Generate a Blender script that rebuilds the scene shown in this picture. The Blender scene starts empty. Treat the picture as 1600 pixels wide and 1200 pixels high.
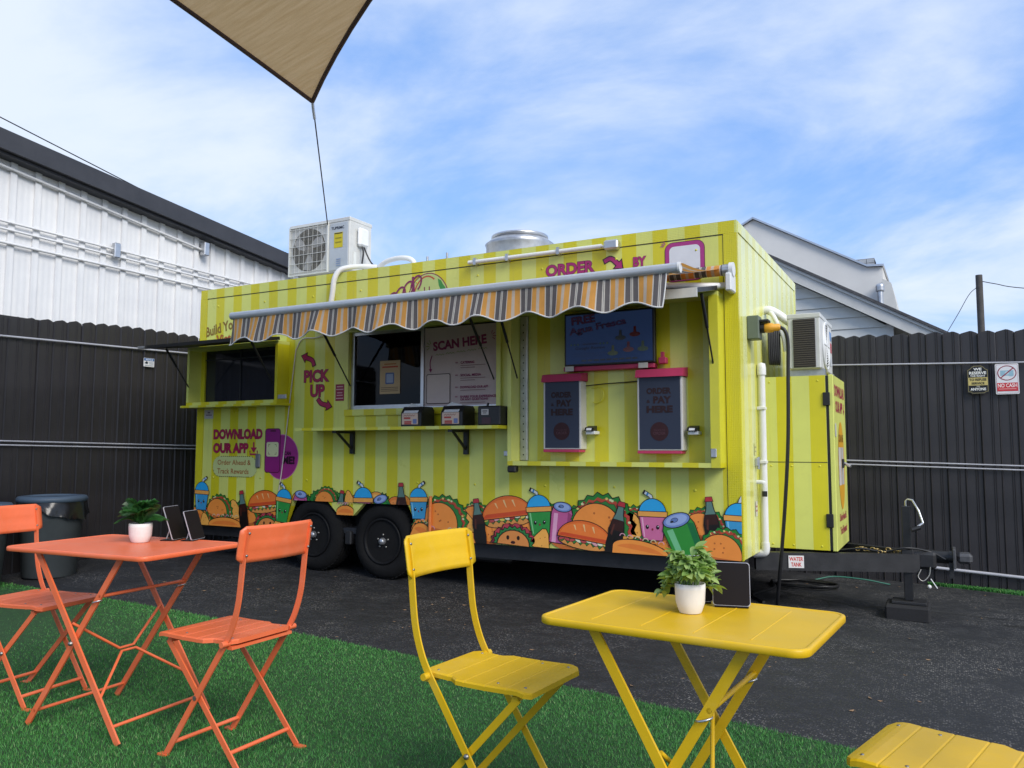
import bpy, math, random
import numpy as np
from mathutils import Vector, Matrix
random.seed(7); RNG = np.random.default_rng(7)
scene = bpy.context.scene
COL = scene.collection
R_ = math.radians

# ------------------------------------------------------------------ camera
cam = bpy.data.cameras.new('camera'); cam_o = bpy.data.objects.new('camera', cam); COL.objects.link(cam_o)
cam.sensor_width = 36.0; cam.lens = 1243.5 / 1600 * 36; cam.clip_start = 0.05; cam.clip_end = 600
yaw, pit, rol = .497, .0806, .0013
Fv = Vector((-math.sin(yaw)*math.cos(pit), math.cos(yaw)*math.cos(pit), math.sin(pit)))
Rv = Vector((math.cos(yaw), math.sin(yaw), 0)); Uv = Rv.cross(Fv)
R2 = math.cos(rol)*Rv + math.sin(rol)*Uv; U2 = -math.sin(rol)*Rv + math.cos(rol)*Uv
cam_o.matrix_world = Matrix(((R2.x, U2.x, -Fv.x, 1.2247), (R2.y, U2.y, -Fv.y, -5.5335), (R2.z, U2.z, -Fv.z, 1.15), (0, 0, 0, 1)))
scene.camera = cam_o

# ------------------------------------------------------------------ world, sun, exposure
SUN_EL, SUN_DIR = R_(36), Vector((.86, -.50, 0)).normalized()
world = bpy.data.worlds.new('World'); scene.world = world; world.use_nodes = True
wn = world.node_tree; N = wn.nodes; LK = wn.links
N.clear()
wo = N.new('ShaderNodeOutputWorld'); bg = N.new('ShaderNodeBackground'); LK.new(bg.outputs[0], wo.inputs[0])
sky = N.new('ShaderNodeTexSky'); sky.sky_type = 'NISHITA'; sky.sun_disc = False
sky.sun_elevation = SUN_EL; sky.sun_rotation = math.atan2(SUN_DIR.x, SUN_DIR.y)
sky.air_density = 1.0; sky.dust_density = .5; sky.ozone_density = 1.6
tc = N.new('ShaderNodeTexCoord'); sp = N.new('ShaderNodeSeparateXYZ'); LK.new(tc.outputs['Generated'], sp.inputs[0])
def wmath(op, a, b=None, clamp=False):
    n = N.new('ShaderNodeMath'); n.operation = op; n.use_clamp = clamp
    for i, v in enumerate((a, b)):
        if v is None: continue
        if isinstance(v, (int, float)): n.inputs[i].default_value = v
        else: LK.new(v, n.inputs[i])
    return n.outputs[0]
den = wmath('ADD', wmath('MAXIMUM', sp.outputs[2], 0.0), .22)
cx_ = wmath('DIVIDE', sp.outputs[0], den); cy_ = wmath('DIVIDE', sp.outputs[1], den)
cmb = N.new('ShaderNodeCombineXYZ'); LK.new(cx_, cmb.inputs[0]); LK.new(cy_, cmb.inputs[1])
mp = N.new('ShaderNodeMapping'); mp.inputs['Rotation'].default_value = (0, 0, R_(38)); mp.inputs['Scale'].default_value = (.78, 1.12, 1)
mp.inputs['Location'].default_value = (7.7, -1.2, 0)
LK.new(cmb.outputs[0], mp.inputs[0])
n1 = N.new('ShaderNodeTexNoise'); n1.inputs['Scale'].default_value = 1.45; n1.inputs['Detail'].default_value = 9
n1.inputs['Roughness'].default_value = .58; n1.inputs['Distortion'].default_value = .35; LK.new(mp.outputs[0], n1.inputs['Vector'])
n2 = N.new('ShaderNodeTexNoise'); n2.inputs['Scale'].default_value = .42; n2.inputs['Detail'].default_value = 4; LK.new(mp.outputs[0], n2.inputs['Vector'])
den2 = wmath('ADD', wmath('MULTIPLY', n1.outputs[0], .62), wmath('MULTIPLY', n2.outputs[0], .5))
mr = N.new('ShaderNodeMapRange'); mr.interpolation_type = 'SMOOTHSTEP'
mr.inputs['From Min'].default_value = .44; mr.inputs['From Max'].default_value = .69
LK.new(den2, mr.inputs['Value'])
cl_f = wmath('MULTIPLY', mr.outputs[0], .88)
sk_s = N.new('ShaderNodeMixRGB'); sk_s.inputs[0].default_value = .62      # even summer haze over the clear sky
LK.new(sky.outputs[0], sk_s.inputs[1]); sk_s.inputs[2].default_value = (1.15, 2.45, 5.5, 1)
cl_m = N.new('ShaderNodeMixRGB'); LK.new(cl_f, cl_m.inputs[0]); LK.new(sk_s.outputs[0], cl_m.inputs[1])
cl_m.inputs[2].default_value = (4.4, 4.8, 5.4, 1)
LK.new(cl_m.outputs[0], bg.inputs[0]); bg.inputs[1].default_value = .15
sun = bpy.data.lights.new('sun', 'SUN'); sun_o = bpy.data.objects.new('sun', sun); COL.objects.link(sun_o)
sun.energy = 2.4; sun.angle = R_(30); sun.color = (1.0, .95, .87)
sdir = Vector((SUN_DIR.x*math.cos(SUN_EL), SUN_DIR.y*math.cos(SUN_EL), math.sin(SUN_EL)))
sun_o.rotation_euler = sdir.to_track_quat('Z', 'Y').to_euler(); sun_o.location = (8, -6, 12)
vs = scene.view_settings; vs.view_transform = 'Standard'; vs.look = 'None'; vs.exposure = .42; vs.gamma = 1
vs.use_curve_mapping = False

# ------------------------------------------------------------------ helpers: materials
MATS = {}
def lin(h):
    h = h.lstrip('#'); c = [int(h[i:i+2], 16)/255 for i in (0, 2, 4)]
    return tuple(x/12.92 if x <= .04045 else ((x+.055)/1.055)**2.4 for x in c)
def mat(name, col, rough=.5, metal=0, var=.08, vscale=6, bump=0, bscale=80, spec=.5, coat=0, emit=0, wear=0):
    if name in MATS: return MATS[name]
    if isinstance(col, str): col = lin(col)
    m = bpy.data.materials.new(name); m.use_nodes = True; MATS[name] = m
    nt = m.node_tree; b = nt.nodes['Principled BSDF']
    b.inputs['Roughness'].default_value = rough; b.inputs['Metallic'].default_value = metal
    b.inputs['Specular IOR Level'].default_value = spec
    if coat: b.inputs['Coat Weight'].default_value = coat; b.inputs['Coat Roughness'].default_value = .08
    b.inputs['Base Color'].default_value = (*col, 1)
    t = nt.nodes.new('ShaderNodeTexCoord')
    if var:
        n = nt.nodes.new('ShaderNodeTexNoise'); n.inputs['Scale'].default_value = vscale; n.inputs['Detail'].default_value = 6
        n.inputs['Roughness'].default_value = .65
        nt.links.new(t.outputs['Object'], n.inputs['Vector'])
        r = nt.nodes.new('ShaderNodeMapRange'); r.inputs['From Min'].default_value = .3; r.inputs['From Max'].default_value = .7
        r.inputs['To Min'].default_value = 1-var; r.inputs['To Max'].default_value = 1+var
        nt.links.new(n.outputs[0], r.inputs[0])
        x = nt.nodes.new('ShaderNodeMixRGB'); x.blend_type = 'MULTIPLY'; x.inputs[0].default_value = 1
        x.inputs[1].default_value = (*col, 1); nt.links.new(r.outputs[0], x.inputs[2])
        cout = x.outputs[0]
        if wear:
            for sc_, lo, hi, cc, am in ((4.5, .52, .78, (.62, .56, .45), wear), (95, .70, .76, (.30, .24, .16), wear*2.2)):
                w = nt.nodes.new('ShaderNodeTexNoise'); w.inputs['Scale'].default_value = sc_; w.inputs['Detail'].default_value = 7; w.inputs['Roughness'].default_value = .7; nt.links.new(t.outputs['Object'], w.inputs['Vector'])
                wr = nt.nodes.new('ShaderNodeMapRange'); wr.inputs['From Min'].default_value = lo; wr.inputs['From Max'].default_value = hi; wr.inputs['To Max'].default_value = am; nt.links.new(w.outputs[0], wr.inputs[0])
                wx = nt.nodes.new('ShaderNodeMixRGB'); nt.links.new(wr.outputs[0], wx.inputs[0]); nt.links.new(cout, wx.inputs[1]); wx.inputs[2].default_value = (*cc, 1); cout = wx.outputs[0]
        nt.links.new(cout, b.inputs['Base Color'])
        r2 = nt.nodes.new('ShaderNodeMapRange'); r2.inputs['To Min'].default_value = max(.02, rough-.12); r2.inputs['To Max'].default_value = min(1, rough+.12)
        nt.links.new(n.outputs[0], r2.inputs[0]); nt.links.new(r2.outputs[0], b.inputs['Roughness'])
    if bump:
        n = nt.nodes.new('ShaderNodeTexNoise'); n.inputs['Scale'].default_value = bscale; n.inputs['Detail'].default_value = 4
        nt.links.new(t.outputs['Object'], n.inputs['Vector'])
        bp = nt.nodes.new('ShaderNodeBump'); bp.inputs['Strength'].default_value = bump; bp.inputs['Distance'].default_value = .004
        nt.links.new(n.outputs[0], bp.inputs['Height']); nt.links.new(bp.outputs[0], b.inputs['Normal'])
    if emit:
        b.inputs['Emission Color'].default_value = (*col, 1); b.inputs['Emission Strength'].default_value = emit
    return m
class NT:
    """small node-building shorthand"""
    def __init__(s, m): s.nt = m.node_tree; s.b = s.nt.nodes['Principled BSDF']
    def n(s, t, **k):
        x = s.nt.nodes.new(t)
        for a, v in k.items(): setattr(x, a, v)
        return x
    def l(s, a, b): s.nt.links.new(a, b)
    def m(s, op, a, b=None, c=None, clamp=False):
        x = s.n('ShaderNodeMath', operation=op, use_clamp=clamp)
        for i, v in enumerate((a, b, c)):
            if v is None: continue
            if isinstance(v, (int, float)): x.inputs[i].default_value = v
            else: s.l(v, x.inputs[i])
        return x.outputs[0]
    def noise(s, vec, scale, det=4, rough=.5, dist=0):
        x = s.n('ShaderNodeTexNoise'); x.inputs['Scale'].default_value = scale; x.inputs['Detail'].default_value = det
        x.inputs['Roughness'].default_value = rough; x.inputs['Distortion'].default_value = dist; s.l(vec, x.inputs['Vector']); return x.outputs[0]
    def rng(s, v, a, b, c=0, d=1, smooth=False):
        x = s.n('ShaderNodeMapRange')
        if smooth: x.interpolation_type = 'SMOOTHSTEP'
        for i, q in zip(('From Min', 'From Max', 'To Min', 'To Max'), (a, b, c, d)): x.inputs[i].default_value = q
        s.l(v, x.inputs[0]); return x.outputs[0]
    def mix(s, f, a, b, mode='MIX'):
        x = s.n('ShaderNodeMixRGB', blend_type=mode)
        for i, v in enumerate((f, a, b)):
            if isinstance(v, (int, float)): x.inputs[i].default_value = v
            elif isinstance(v, tuple): x.inputs[i].default_value = (*v, 1)
            else: s.l(v, x.inputs[i])
        return x.outputs[0]
    def bump(s, h, st=.5, dist=.01):
        x = s.n('ShaderNodeBump'); x.inputs['Strength'].default_value = st; x.inputs['Distance'].default_value = dist
        s.l(h, x.inputs['Height']); s.l(x.outputs[0], s.b.inputs['Normal'])
def newmat(name, rough=.5):
    m = bpy.data.materials.new(name); m.use_nodes = True; MATS[name] = m
    t = NT(m); t.b.inputs['Roughness'].default_value = rough
    tc = t.n('ShaderNodeTexCoord'); t.o = tc.outputs['Object']; t.sep = t.n('ShaderNodeSeparateXYZ'); t.l(t.o, t.sep.inputs[0])
    return m, t
def stripe_mat(name, axis, light, dark, period, phase, width, rough=.35, plate=False, coat=0, ribs=0):
    m, t = newmat(name, rough)
    a = t.sep.outputs[axis]
    fr = t.m('FRACT', t.m('DIVIDE', t.m('SUBTRACT', a, phase), period))
    f = t.m('LESS_THAN', fr, width/period)
    c = t.mix(f, light, dark)
    nz = t.noise(t.o, 1.6, 6, .6); c = t.mix(1.0, c, t.rng(nz, .3, .7, .9, 1.07), 'MULTIPLY')
    stm = t.n('ShaderNodeMapping'); stm.inputs['Scale'].default_value = (16, 16, .8); t.l(t.o, stm.inputs[0])
    c = t.mix(t.rng(t.noise(stm.outputs[0], 1.3, 6, .7), .55, .8, 0, .22), c, (.26, .25, .12))
    grime = t.rng(t.noise(t.o, 7, 7, .7), .58, .8, 0, .16)
    c = t.mix(grime, c, (.22, .21, .09))
    t.l(c, t.b.inputs['Base Color'])
    t.l(t.rng(nz, .3, .7, rough-.06, rough+.1), t.b.inputs['Roughness'])
    if coat: t.b.inputs['Coat Weight'].default_value = coat; t.b.inputs['Coat Roughness'].default_value = .12
    if plate:
        u = t.m('MULTIPLY', t.m('ADD', a, t.sep.outputs[2]), 260); v = t.m('MULTIPLY', t.m('SUBTRACT', a, t.sep.outputs[2]), 260)
        h = t.m('MULTIPLY', t.m('SINE', u), t.m('SINE', v))
        t.bump(t.rng(h, .1, .7), .35, .004)
    elif ribs:
        h = t.m('ABSOLUTE', t.m('SINE', t.m('MULTIPLY', a, math.pi/ribs)))
        t.bump(t.m('ADD', t.m('MULTIPLY', h, .6), t.m('MULTIPLY', t.noise(t.o, 9, 3), .3)), .10, .01)
    else:
        t.bump(t.m('ADD', t.m('MULTIPLY', t.noise(t.o, 2.2, 3), 1.0), t.m('MULTIPLY', t.noise(t.o, 160, 2), .06)), .28, .012)
    return m

LIGHT, DARK = (.64, .67, .165), (.62, .56, .016)
M_wrap = stripe_mat('wrap_front', 0, LIGHT, DARK, .2395, -.125, .113, rough=.3)
M_wrap_plate = stripe_mat('wrap_plate', 0, LIGHT, DARK, .2395, -.125, .113, rough=.3, plate=True)
M_wrap_corner = stripe_mat('wrap_corner_plate', 0, DARK, DARK, 9, -5, 4, rough=.3, plate=True)
M_wrap_end_lit = stripe_mat('wrap_end_lit', 1, (.76, .79, .34), (.74, .72, .14), .2395, .03, .113, rough=.24, coat=.25, ribs=.06)  # paler than the front wrap: brightness of the lit end put into colour
M_wrap_cab = stripe_mat('wrap_cabinet', 0, LIGHT, DARK, .2395, -.06+.4, .113, rough=.34)
M_wrap_plain = mat('wrap_plain', LIGHT, .34, var=.06)
M_wrap_yel = mat('wrap_yellow', (.60, .57, .04), .34, var=.06)
M_black = mat('black_paint', (.012, .012, .013), .45, var=.2, vscale=20)
M_frame = mat('black_steel', (.018, .018, .02), .5, var=.3, vscale=10, bump=.15)
M_rubber = mat('rubber', (.010, .010, .0105), .88, var=.25, vscale=9, bump=.2, bscale=60, spec=.2)
M_alu = mat('aluminium', (.55, .56, .58), .35, .9, var=.12)
M_white = mat('white_plastic', (.72, .73, .73), .4, var=.05)
M_offwhite = mat('offwhite_metal', (.66, .67, .64), .42, var=.06, vscale=12)
M_pvc = mat('pvc', (.74, .74, .72), .35, var=.06)
M_gal = mat('galvanised', (.5, .51, .53), .38, .8, var=.18, vscale=14)
M_orange = mat('orange_powder', (.80, .155, .052), .42, var=.07, vscale=5, bump=.06, bscale=300, wear=.13, spec=.6)
M_yellow = mat('yellow_powder', (.69, .425, .008), .42, var=.07, vscale=5, bump=.06, bscale=300, wear=.10, spec=.4)
M_screw = mat('screw_steel', (.30, .29, .27), .42, .9, var=.1)
M_pink = mat('pink_board', (.46, .035, .11), .55, var=.1)
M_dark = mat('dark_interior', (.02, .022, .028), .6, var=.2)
M_steel = mat('stainless', (.42, .43, .45), .3, .9, var=.12)

# ------------------------------------------------------------------ helpers: meshes and objects
class MB:
    def __init__(s): s.v = []; s.f = []; s.mi = []; s.mats = []; s.sm = []
    def mat(s, m):
        if m not in s.mats: s.mats.append(m)
        return s.mats.index(m)
    def add(s, vs, fs, m=None, smooth=False):
        o = len(s.v); s.v += [tuple(v) for v in vs]; i = s.mat(m) if m else 0
        for f in fs: s.f.append([o+k for k in f]); s.mi.append(i); s.sm.append(smooth)
        return s
    def box(s, x0, x1, y0, y1, z0, z1, m=None, bev=0):
        if x0 > x1: x0, x1 = x1, x0
        if y0 > y1: y0, y1 = y1, y0
        if z0 > z1: z0, z1 = z1, z0
        if bev:
            b = min(bev, (x1-x0)*.45, (y1-y0)*.45, (z1-z0)*.45); vs = []; fs = []
            P = {}
            for i, X in enumerate((x0, x1)):
                for j, Y in enumerate((y0, y1)):
                    for k, Z in enumerate((z0, z1)):
                        sx, sy, sz = (b, -b)[i], (b, -b)[j], (b, -b)[k]
                        for a, p in enumerate(((X, Y+sy, Z+sz), (X+sx, Y, Z+sz), (X+sx, Y+sy, Z))):
                            P[i, j, k, a] = len(vs); vs.append(p)
            for i in (0, 1): fs.append([P[i, j, k, 0] for j, k in ((0, 0), (1, 0), (1, 1), (0, 1))])
            for j in (0, 1): fs.append([P[i, j, k, 1] for i, k in ((0, 0), (1, 0), (1, 1), (0, 1))])
            for k in (0, 1): fs.append([P[i, j, k, 2] for i, j in ((0, 0), (1, 0), (1, 1), (0, 1))])
            for j in (0, 1):
                for k in (0, 1): fs.append([P[0, j, k, 1], P[1, j, k, 1], P[1, j, k, 2], P[0, j, k, 2]])
            for i in (0, 1):
                for k in (0, 1): fs.append([P[i, 0, k, 0], P[i, 1, k, 0], P[i, 1, k, 2], P[i, 0, k, 2]])
                for j in (0, 1): fs.append([P[i, j, 0, 0], P[i, j, 1, 0], P[i, j, 1, 1], P[i, j, 0, 1]])
                for j in (0, 1):
                    for k in (0, 1): fs.append([P[i, j, k, 0], P[i, j, k, 1], P[i, j, k, 2]])
            return s.add(vs, fs, m)
        vs = [(x, y, z) for x in (x0, x1) for y in (y0, y1) for z in (z0, z1)]
        return s.add(vs, [(0, 1, 3, 2), (4, 6, 7, 5), (0, 4, 5, 1), (2, 3, 7, 6), (0, 2, 6, 4), (1, 5, 7, 3)], m)
    def prism(s, pts, axis, a, b, m=None):
        """extrude 2D polygon; axis 1: pts=(x,z) along y; axis 0: pts=(y,z) along x; axis 2: pts=(x,y) along z"""
        def mk(p, t): return {0: (t, p[0], p[1]), 1: (p[0], t, p[1]), 2: (p[0], p[1], t)}[axis]
        n = len(pts); vs = [mk(p, a) for p in pts]+[mk(p, b) for p in pts]
        fs = [list(range(n)), list(range(2*n-1, n-1, -1))]+[[i, (i+1) % n, n+(i+1) % n, n+i] for i in range(n)]
        return s.add(vs, fs, m)
    def tube(s, pts, r, m=None, seg=8, cap=True, flat=None):
        pts = [Vector(p) for p in pts]; n = len(pts); rs = r if isinstance(r, (list, tuple)) else [r]*n
        T = [(pts[min(i+1, n-1)]-pts[max(i-1, 0)]).normalized() for i in range(n)]
        up = Vector((0, 0, 1)) if abs(T[0].z) < .9 else Vector((1, 0, 0))
        a = T[0].cross(up).normalized(); vs = []
        for i in range(n):
            if i:
                a = (a - T[i]*a.dot(T[i])); a = a.normalized() if a.length > 1e-6 else T[i].orthogonal().normalized()
            b = T[i].cross(a)
            for k in range(seg):
                t = 2*math.pi*k/seg; vs.append(pts[i]+(a*math.cos(t)+b*math.sin(t))*rs[i])
        fs = [[i*seg+k, i*seg+(k+1) % seg, (i+1)*seg+(k+1) % seg, (i+1)*seg+k] for i in range(n-1) for k in range(seg)]
        s.add(vs, fs, m, True)
        if cap: s.add([vs[k] for k in range(seg)], [list(range(seg))], m); s.add(vs[-seg:], [list(range(seg))], m)
        return s
    def lathe(s, prof, m=None, seg=24, c=(0, 0, 0), axis=2, smooth=True):
        vs = []; fs = []
        for r, h in prof:
            for k in range(seg):
                t = 2*math.pi*k/seg; x, y = r*math.cos(t), r*math.sin(t)
                p = {2: (x, y, h), 1: (x, h, y), 0: (h, x, y)}[axis]; vs.append((p[0]+c[0], p[1]+c[1], p[2]+c[2]))
        n = len(prof)
        fs = [[i*seg+k, i*seg+(k+1) % seg, (i+1)*seg+(k+1) % seg, (i+1)*seg+k] for i in range(n-1) for k in range(seg)]
        s.add(vs, fs, m, smooth)
        for i in (0, n-1):
            if prof[i][0] > 1e-5: s.add(vs[i*seg:(i+1)*seg], [list(range(seg))], m)
        return s
    def bar(s, pts, w, t, m=None, yoff=0):
        """flat bar swept along polyline in the XZ plane, w in-plane width, t thickness along Y"""
        pts = [Vector((p[0], 0, p[1])) for p in pts]; n = len(pts); vs = []
        for i in range(n):
            d = (pts[min(i+1, n-1)]-pts[max(i-1, 0)]).normalized(); q = Vector((-d.z, 0, d.x))
            for a, b in ((-1, -1), (1, -1), (1, 1), (-1, 1)):
                p = pts[i]+q*a*w/2; vs.append((p.x, yoff+b*t/2, p.z))
        fs = [[i*4+k, i*4+(k+1) % 4, i*4+4+(k+1) % 4, i*4+4+k] for i in range(n-1) for k in range(4)]+[[0, 1, 2, 3], [n*4-1, n*4-2, n*4-3, n*4-4]]
        return s.add(vs, fs, m)
    def build(s, name, m=None, parent=None, loc=None, bevel=0):
        me = bpy.data.meshes.new(name); me.from_pydata([tuple(v) for v in s.v], [], s.f)
        ms = s.mats if s.mats else [m]
        for x in ms: me.materials.append(x)
        if s.mats:
            for p, i in zip(me.polygons, s.mi): p.material_index = i
        for p, q in zip(me.polygons, s.sm): p.use_smooth = q
        me.update()
        return link(name, me, parent, loc)
def link(name, me, parent=None, loc=None):
    o = bpy.data.objects.new(name, me); COL.objects.link(o)
    if parent: o.parent = parent
    if loc: o.location = loc
    return o
def tag(o, label, cat, group=None):
    o['label'] = label; o['category'] = cat
    if group: o['group'] = group
    return o
def thing(name, label, cat, loc=(0, 0, 0), rz=0, group=None):
    o = bpy.data.objects.new(name, None); COL.objects.link(o); o.empty_display_size = .1
    o.location = loc; o.rotation_euler = (0, 0, rz); return tag(o, label, cat, group)
def struct(o): o['kind'] = 'structure'; return o
def rebase(root, *objs):
    """world-coordinate part meshes become local to their (unrotated) root"""
    for o in objs: o.location = -Vector(root.location)
def catmull(pts, k=6):
    P = [Vector(p) for p in pts]; P = [P[0]*2-P[1]]+P+[P[-1]*2-P[-2]]; out = []
    for i in range(1, len(P)-2):
        for j in range(k):
            t = j/k; a, b, c, d = P[i-1:i+3]
            out.append(.5*((2*b)+(c-a)*t+(2*a-5*b+4*c-d)*t*t+(3*b-a-3*c+d)*t**3))
    return out+[P[-2]]
def sstep(a, b, x): t = min(1, max(0, (x-a)/(b-a))); return t*t*(3-2*t)
def gz(x, y): return (-.0245*min(4, max(-8, x))-.047)*sstep(-2.2, 0, y)

# ------------------------------------------------------------------ flat print
_tc = {}
def text2d(s, off=.0):
    if (s, off) in _tc: return _tc[s, off]
    cu = bpy.data.curves.new('t', 'FONT'); cu.body = s; cu.size = 1; cu.offset = off; cu.resolution_u = 3
    o = bpy.data.objects.new('t', cu); COL.objects.link(o)
    dg = bpy.context.evaluated_depsgraph_get(); dg.update()
    me = o.evaluated_get(dg).to_mesh(); vs = [(v.co.x, v.co.y) for v in me.vertices]; fs = [list(p.vertices) for p in me.polygons]
    bpy.data.objects.remove(o); bpy.data.curves.remove(cu)
    _tc[s, off] = (vs, fs); return vs, fs
def offset_poly(p, d):
    n = len(p); A = sum(p[i][0]*p[(i+1) % n][1]-p[(i+1) % n][0]*p[i][1] for i in range(n)); sg = 1 if A > 0 else -1; out = []
    for i in range(n):
        a, b, c = p[i-1], p[i], p[(i+1) % n]
        e1 = Vector((b[0]-a[0], b[1]-a[1])); e2 = Vector((c[0]-b[0], c[1]-b[1]))
        if e1.length < 1e-9 or e2.length < 1e-9: out.append(b); continue
        e1.normalize(); e2.normalize(); q = Vector((e1.y+e2.y, -(e1.x+e2.x)))*sg
        if q.length < 1e-6: q = Vector((e1.y, -e1.x))*sg
        q.normalize(); k = max(.45, q.x*e1.y*sg-q.y*e1.x*sg); out.append((b[0]+q.x*d/k, b[1]+q.y*d/k))
    return out
def ell(cx, cz, rx, rz, a0=0, a1=360, n=20, rot=0):
    full = abs(a1-a0) >= 360; c, s_ = math.cos(rot), math.sin(rot); out = []
    for i in range(n if full else n+1):
        t = R_(a0+(a1-a0)*i/n); x, z = rx*math.cos(t), rz*math.sin(t); out.append((cx+x*c-z*s_, cz+x*s_+z*c))
    return out
def rrect(x0, x1, z0, z1, r, n=4):
    out = []
    for cx, cz, a in ((x1-r, z1-r, 0), (x0+r, z1-r, 90), (x0+r, z0+r, 180), (x1-r, z0+r, 270)):
        out += [(cx+r*math.cos(R_(a+90*i/n)), cz+r*math.sin(R_(a+90*i/n))) for i in range(n+1)]
    return out
class Print:
    """flat printed graphic: stacked coloured sheets on a plane (o, a, b, n)"""
    def __init__(s, o=(0, 0, 0), a=(1, 0, 0), b=(0, 0, 1), n=(0, -1, 0), base=.002, step=.0003, gloss=.35, clip=None):
        s.mb = MB(); s.o, s.a, s.b, s.n = map(Vector, (o, a, b, n)); s.k = base; s.st = step; s.g = gloss; s.clip = clip; s.tf = None
    def P(s, p):
        if s.tf: p = s.tf(p)
        if s.clip: p = (min(max(p[0], s.clip[0]), s.clip[1]), min(max(p[1], s.clip[2]), s.clip[3]))
        return s.o+s.a*p[0]+s.b*p[1]+s.n*s.k
    def M(s, c): return mat('print_'+c+('' if s.g == .35 else '_%d' % (s.g*100)), c, s.g, var=.05, vscale=9)
    def poly(s, pts, c, line=0, lc='#151010'):
        if line: s.mb.add([s.P(p) for p in offset_poly(pts, line)], [list(range(len(pts)))], s.M(lc)); s.k += s.st
        s.mb.add([s.P(p) for p in pts], [list(range(len(pts)))], s.M(c)); s.k += s.st; return s
    def line(s, pts, w, c):
        V = [Vector(p) for p in pts]; n = len(V); q = []
        for i in range(n):
            d = (V[min(i+1, n-1)]-V[max(i-1, 0)]).normalized(); q.append((V[i]+Vector((-d.y, d.x))*w/2, V[i]-Vector((-d.y, d.x))*w/2))
        vs = [s.P(p) for pr in q for p in pr]; s.mb.add(vs, [[2*i, 2*i+1, 2*i+3, 2*i+2] for i in range(n-1)], s.M(c)); s.k += s.st; return s
    def text(s, t, x0, x1, z0, z1, c, bold=.02, line=0, lc='#151010', rot=0):
        """fit text into a box, turned by rot about the box's lower left"""
        for off, col in (((bold+line, lc),) if line else ())+((bold, c),):
            vs, fs = text2d(t, bold); xs = [v[0] for v in vs]; zs = [v[1] for v in vs]
            ax, az = min(xs), min(zs); sx = (x1-x0)/(max(xs)-ax); sz = (z1-z0)/(max(zs)-az)
            if off != bold: vs, fs = text2d(t, off)
            cr, sr = math.cos(rot), math.sin(rot); q = []
            for v in vs:
                x, z = (v[0]-ax)*sx, (v[1]-az)*sz; q.append(s.P((x0+x*cr-z*sr, z0+x*sr+z*cr)))
            s.mb.add(q, fs, s.M(col)); s.k += s.st
        return s
    def done(s, name, parent=None, loc=None): return s.mb.build(name, None, parent, loc)

# ================================================================== THE SETTING
# ---- asphalt yard
M_asph, t = newmat('asphalt', .8)
big = t.noise(t.o, .55, 5, .6); fine = t.noise(t.o, 130, 3, .7); mid = t.noise(t.o, 9, 6, .7)
c = t.mix(t.rng(big, .3, .7), (.008, .0088, .0112), (.020, .021, .0245))
c = t.mix(t.rng(mid, .5, .75, 0, .5), c, (.045, .047, .052))
vor = t.n('ShaderNodeTexVoronoi'); vor.inputs['Scale'].default_value = 95; t.l(t.o, vor.inputs['Vector'])
sc = t.n('ShaderNodeSeparateColor'); t.l(vor.outputs['Color'], sc.inputs[0])
stone = t.m('MULTIPLY', t.m('GREATER_THAN', sc.outputs[0], .60), t.m('LESS_THAN', vor.outputs['Distance'], .42))
patch = t.rng(t.noise(t.o, 1.1, 5, .72), .44, .62)
c = t.mix(t.m('MULTIPLY', stone, t.rng(patch, 0, 1, .12, 1.0)), c, t.mix(sc.outputs[1], (.075, .073, .072), (.27, .25, .23)))
wv = t.n('ShaderNodeVectorMath', operation='ADD'); t.l(t.o, wv.inputs[0])
nv = t.n('ShaderNodeTexNoise'); nv.inputs['Scale'].default_value = 2.4; nv.inputs['Detail'].default_value = 6; t.l(t.o, nv.inputs['Vector'])
sv = t.n('ShaderNodeVectorMath', operation='SCALE'); sv.inputs['Scale'].default_value = .5; t.l(nv.outputs['Color'], sv.inputs[0]); t.l(sv.outputs[0], wv.inputs[1])
v2 = t.n('ShaderNodeTexVoronoi', feature='DISTANCE_TO_EDGE'); v2.inputs['Scale'].default_value = .42; t.l(wv.outputs[0], v2.inputs['Vector'])
crack = t.m('MULTIPLY', t.m('LESS_THAN', v2.outputs['Distance'], .005), t.rng(t.sep.outputs[1], .3, 1.2))
c = t.mix(crack, c, (.004, .004, .004))
t.l(c, t.b.inputs['Base Color'])
t.l(t.rng(mid, .3, .7, .62, .92), t.b.inputs['Roughness'])
t.bump(t.m('SUBTRACT', t.m('ADD', t.m('MULTIPLY', fine, .7), t.m('MULTIPLY', stone, .5)), t.m('MULTIPLY', crack, 3)), .75, .006)
xs = [-300, -60, -20]+[-8+.5*i for i in range(25)]+[12, 60, 300]; ys = [-300, -60, -15, -6]+[-2.5+.25*i for i in range(22)]+[10, 60, 300]
mb = MB(); vs = [(x, y, gz(x, y)) for x in xs for y in ys]; ny = len(ys)
mb.add(vs, [[i*ny+j, (i+1)*ny+j, (i+1)*ny+j+1, i*ny+j+1] for i in range(len(xs)-1) for j in range(ny-1)], M_asph, True)
struct(mb.build('asphalt_yard'))

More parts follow.
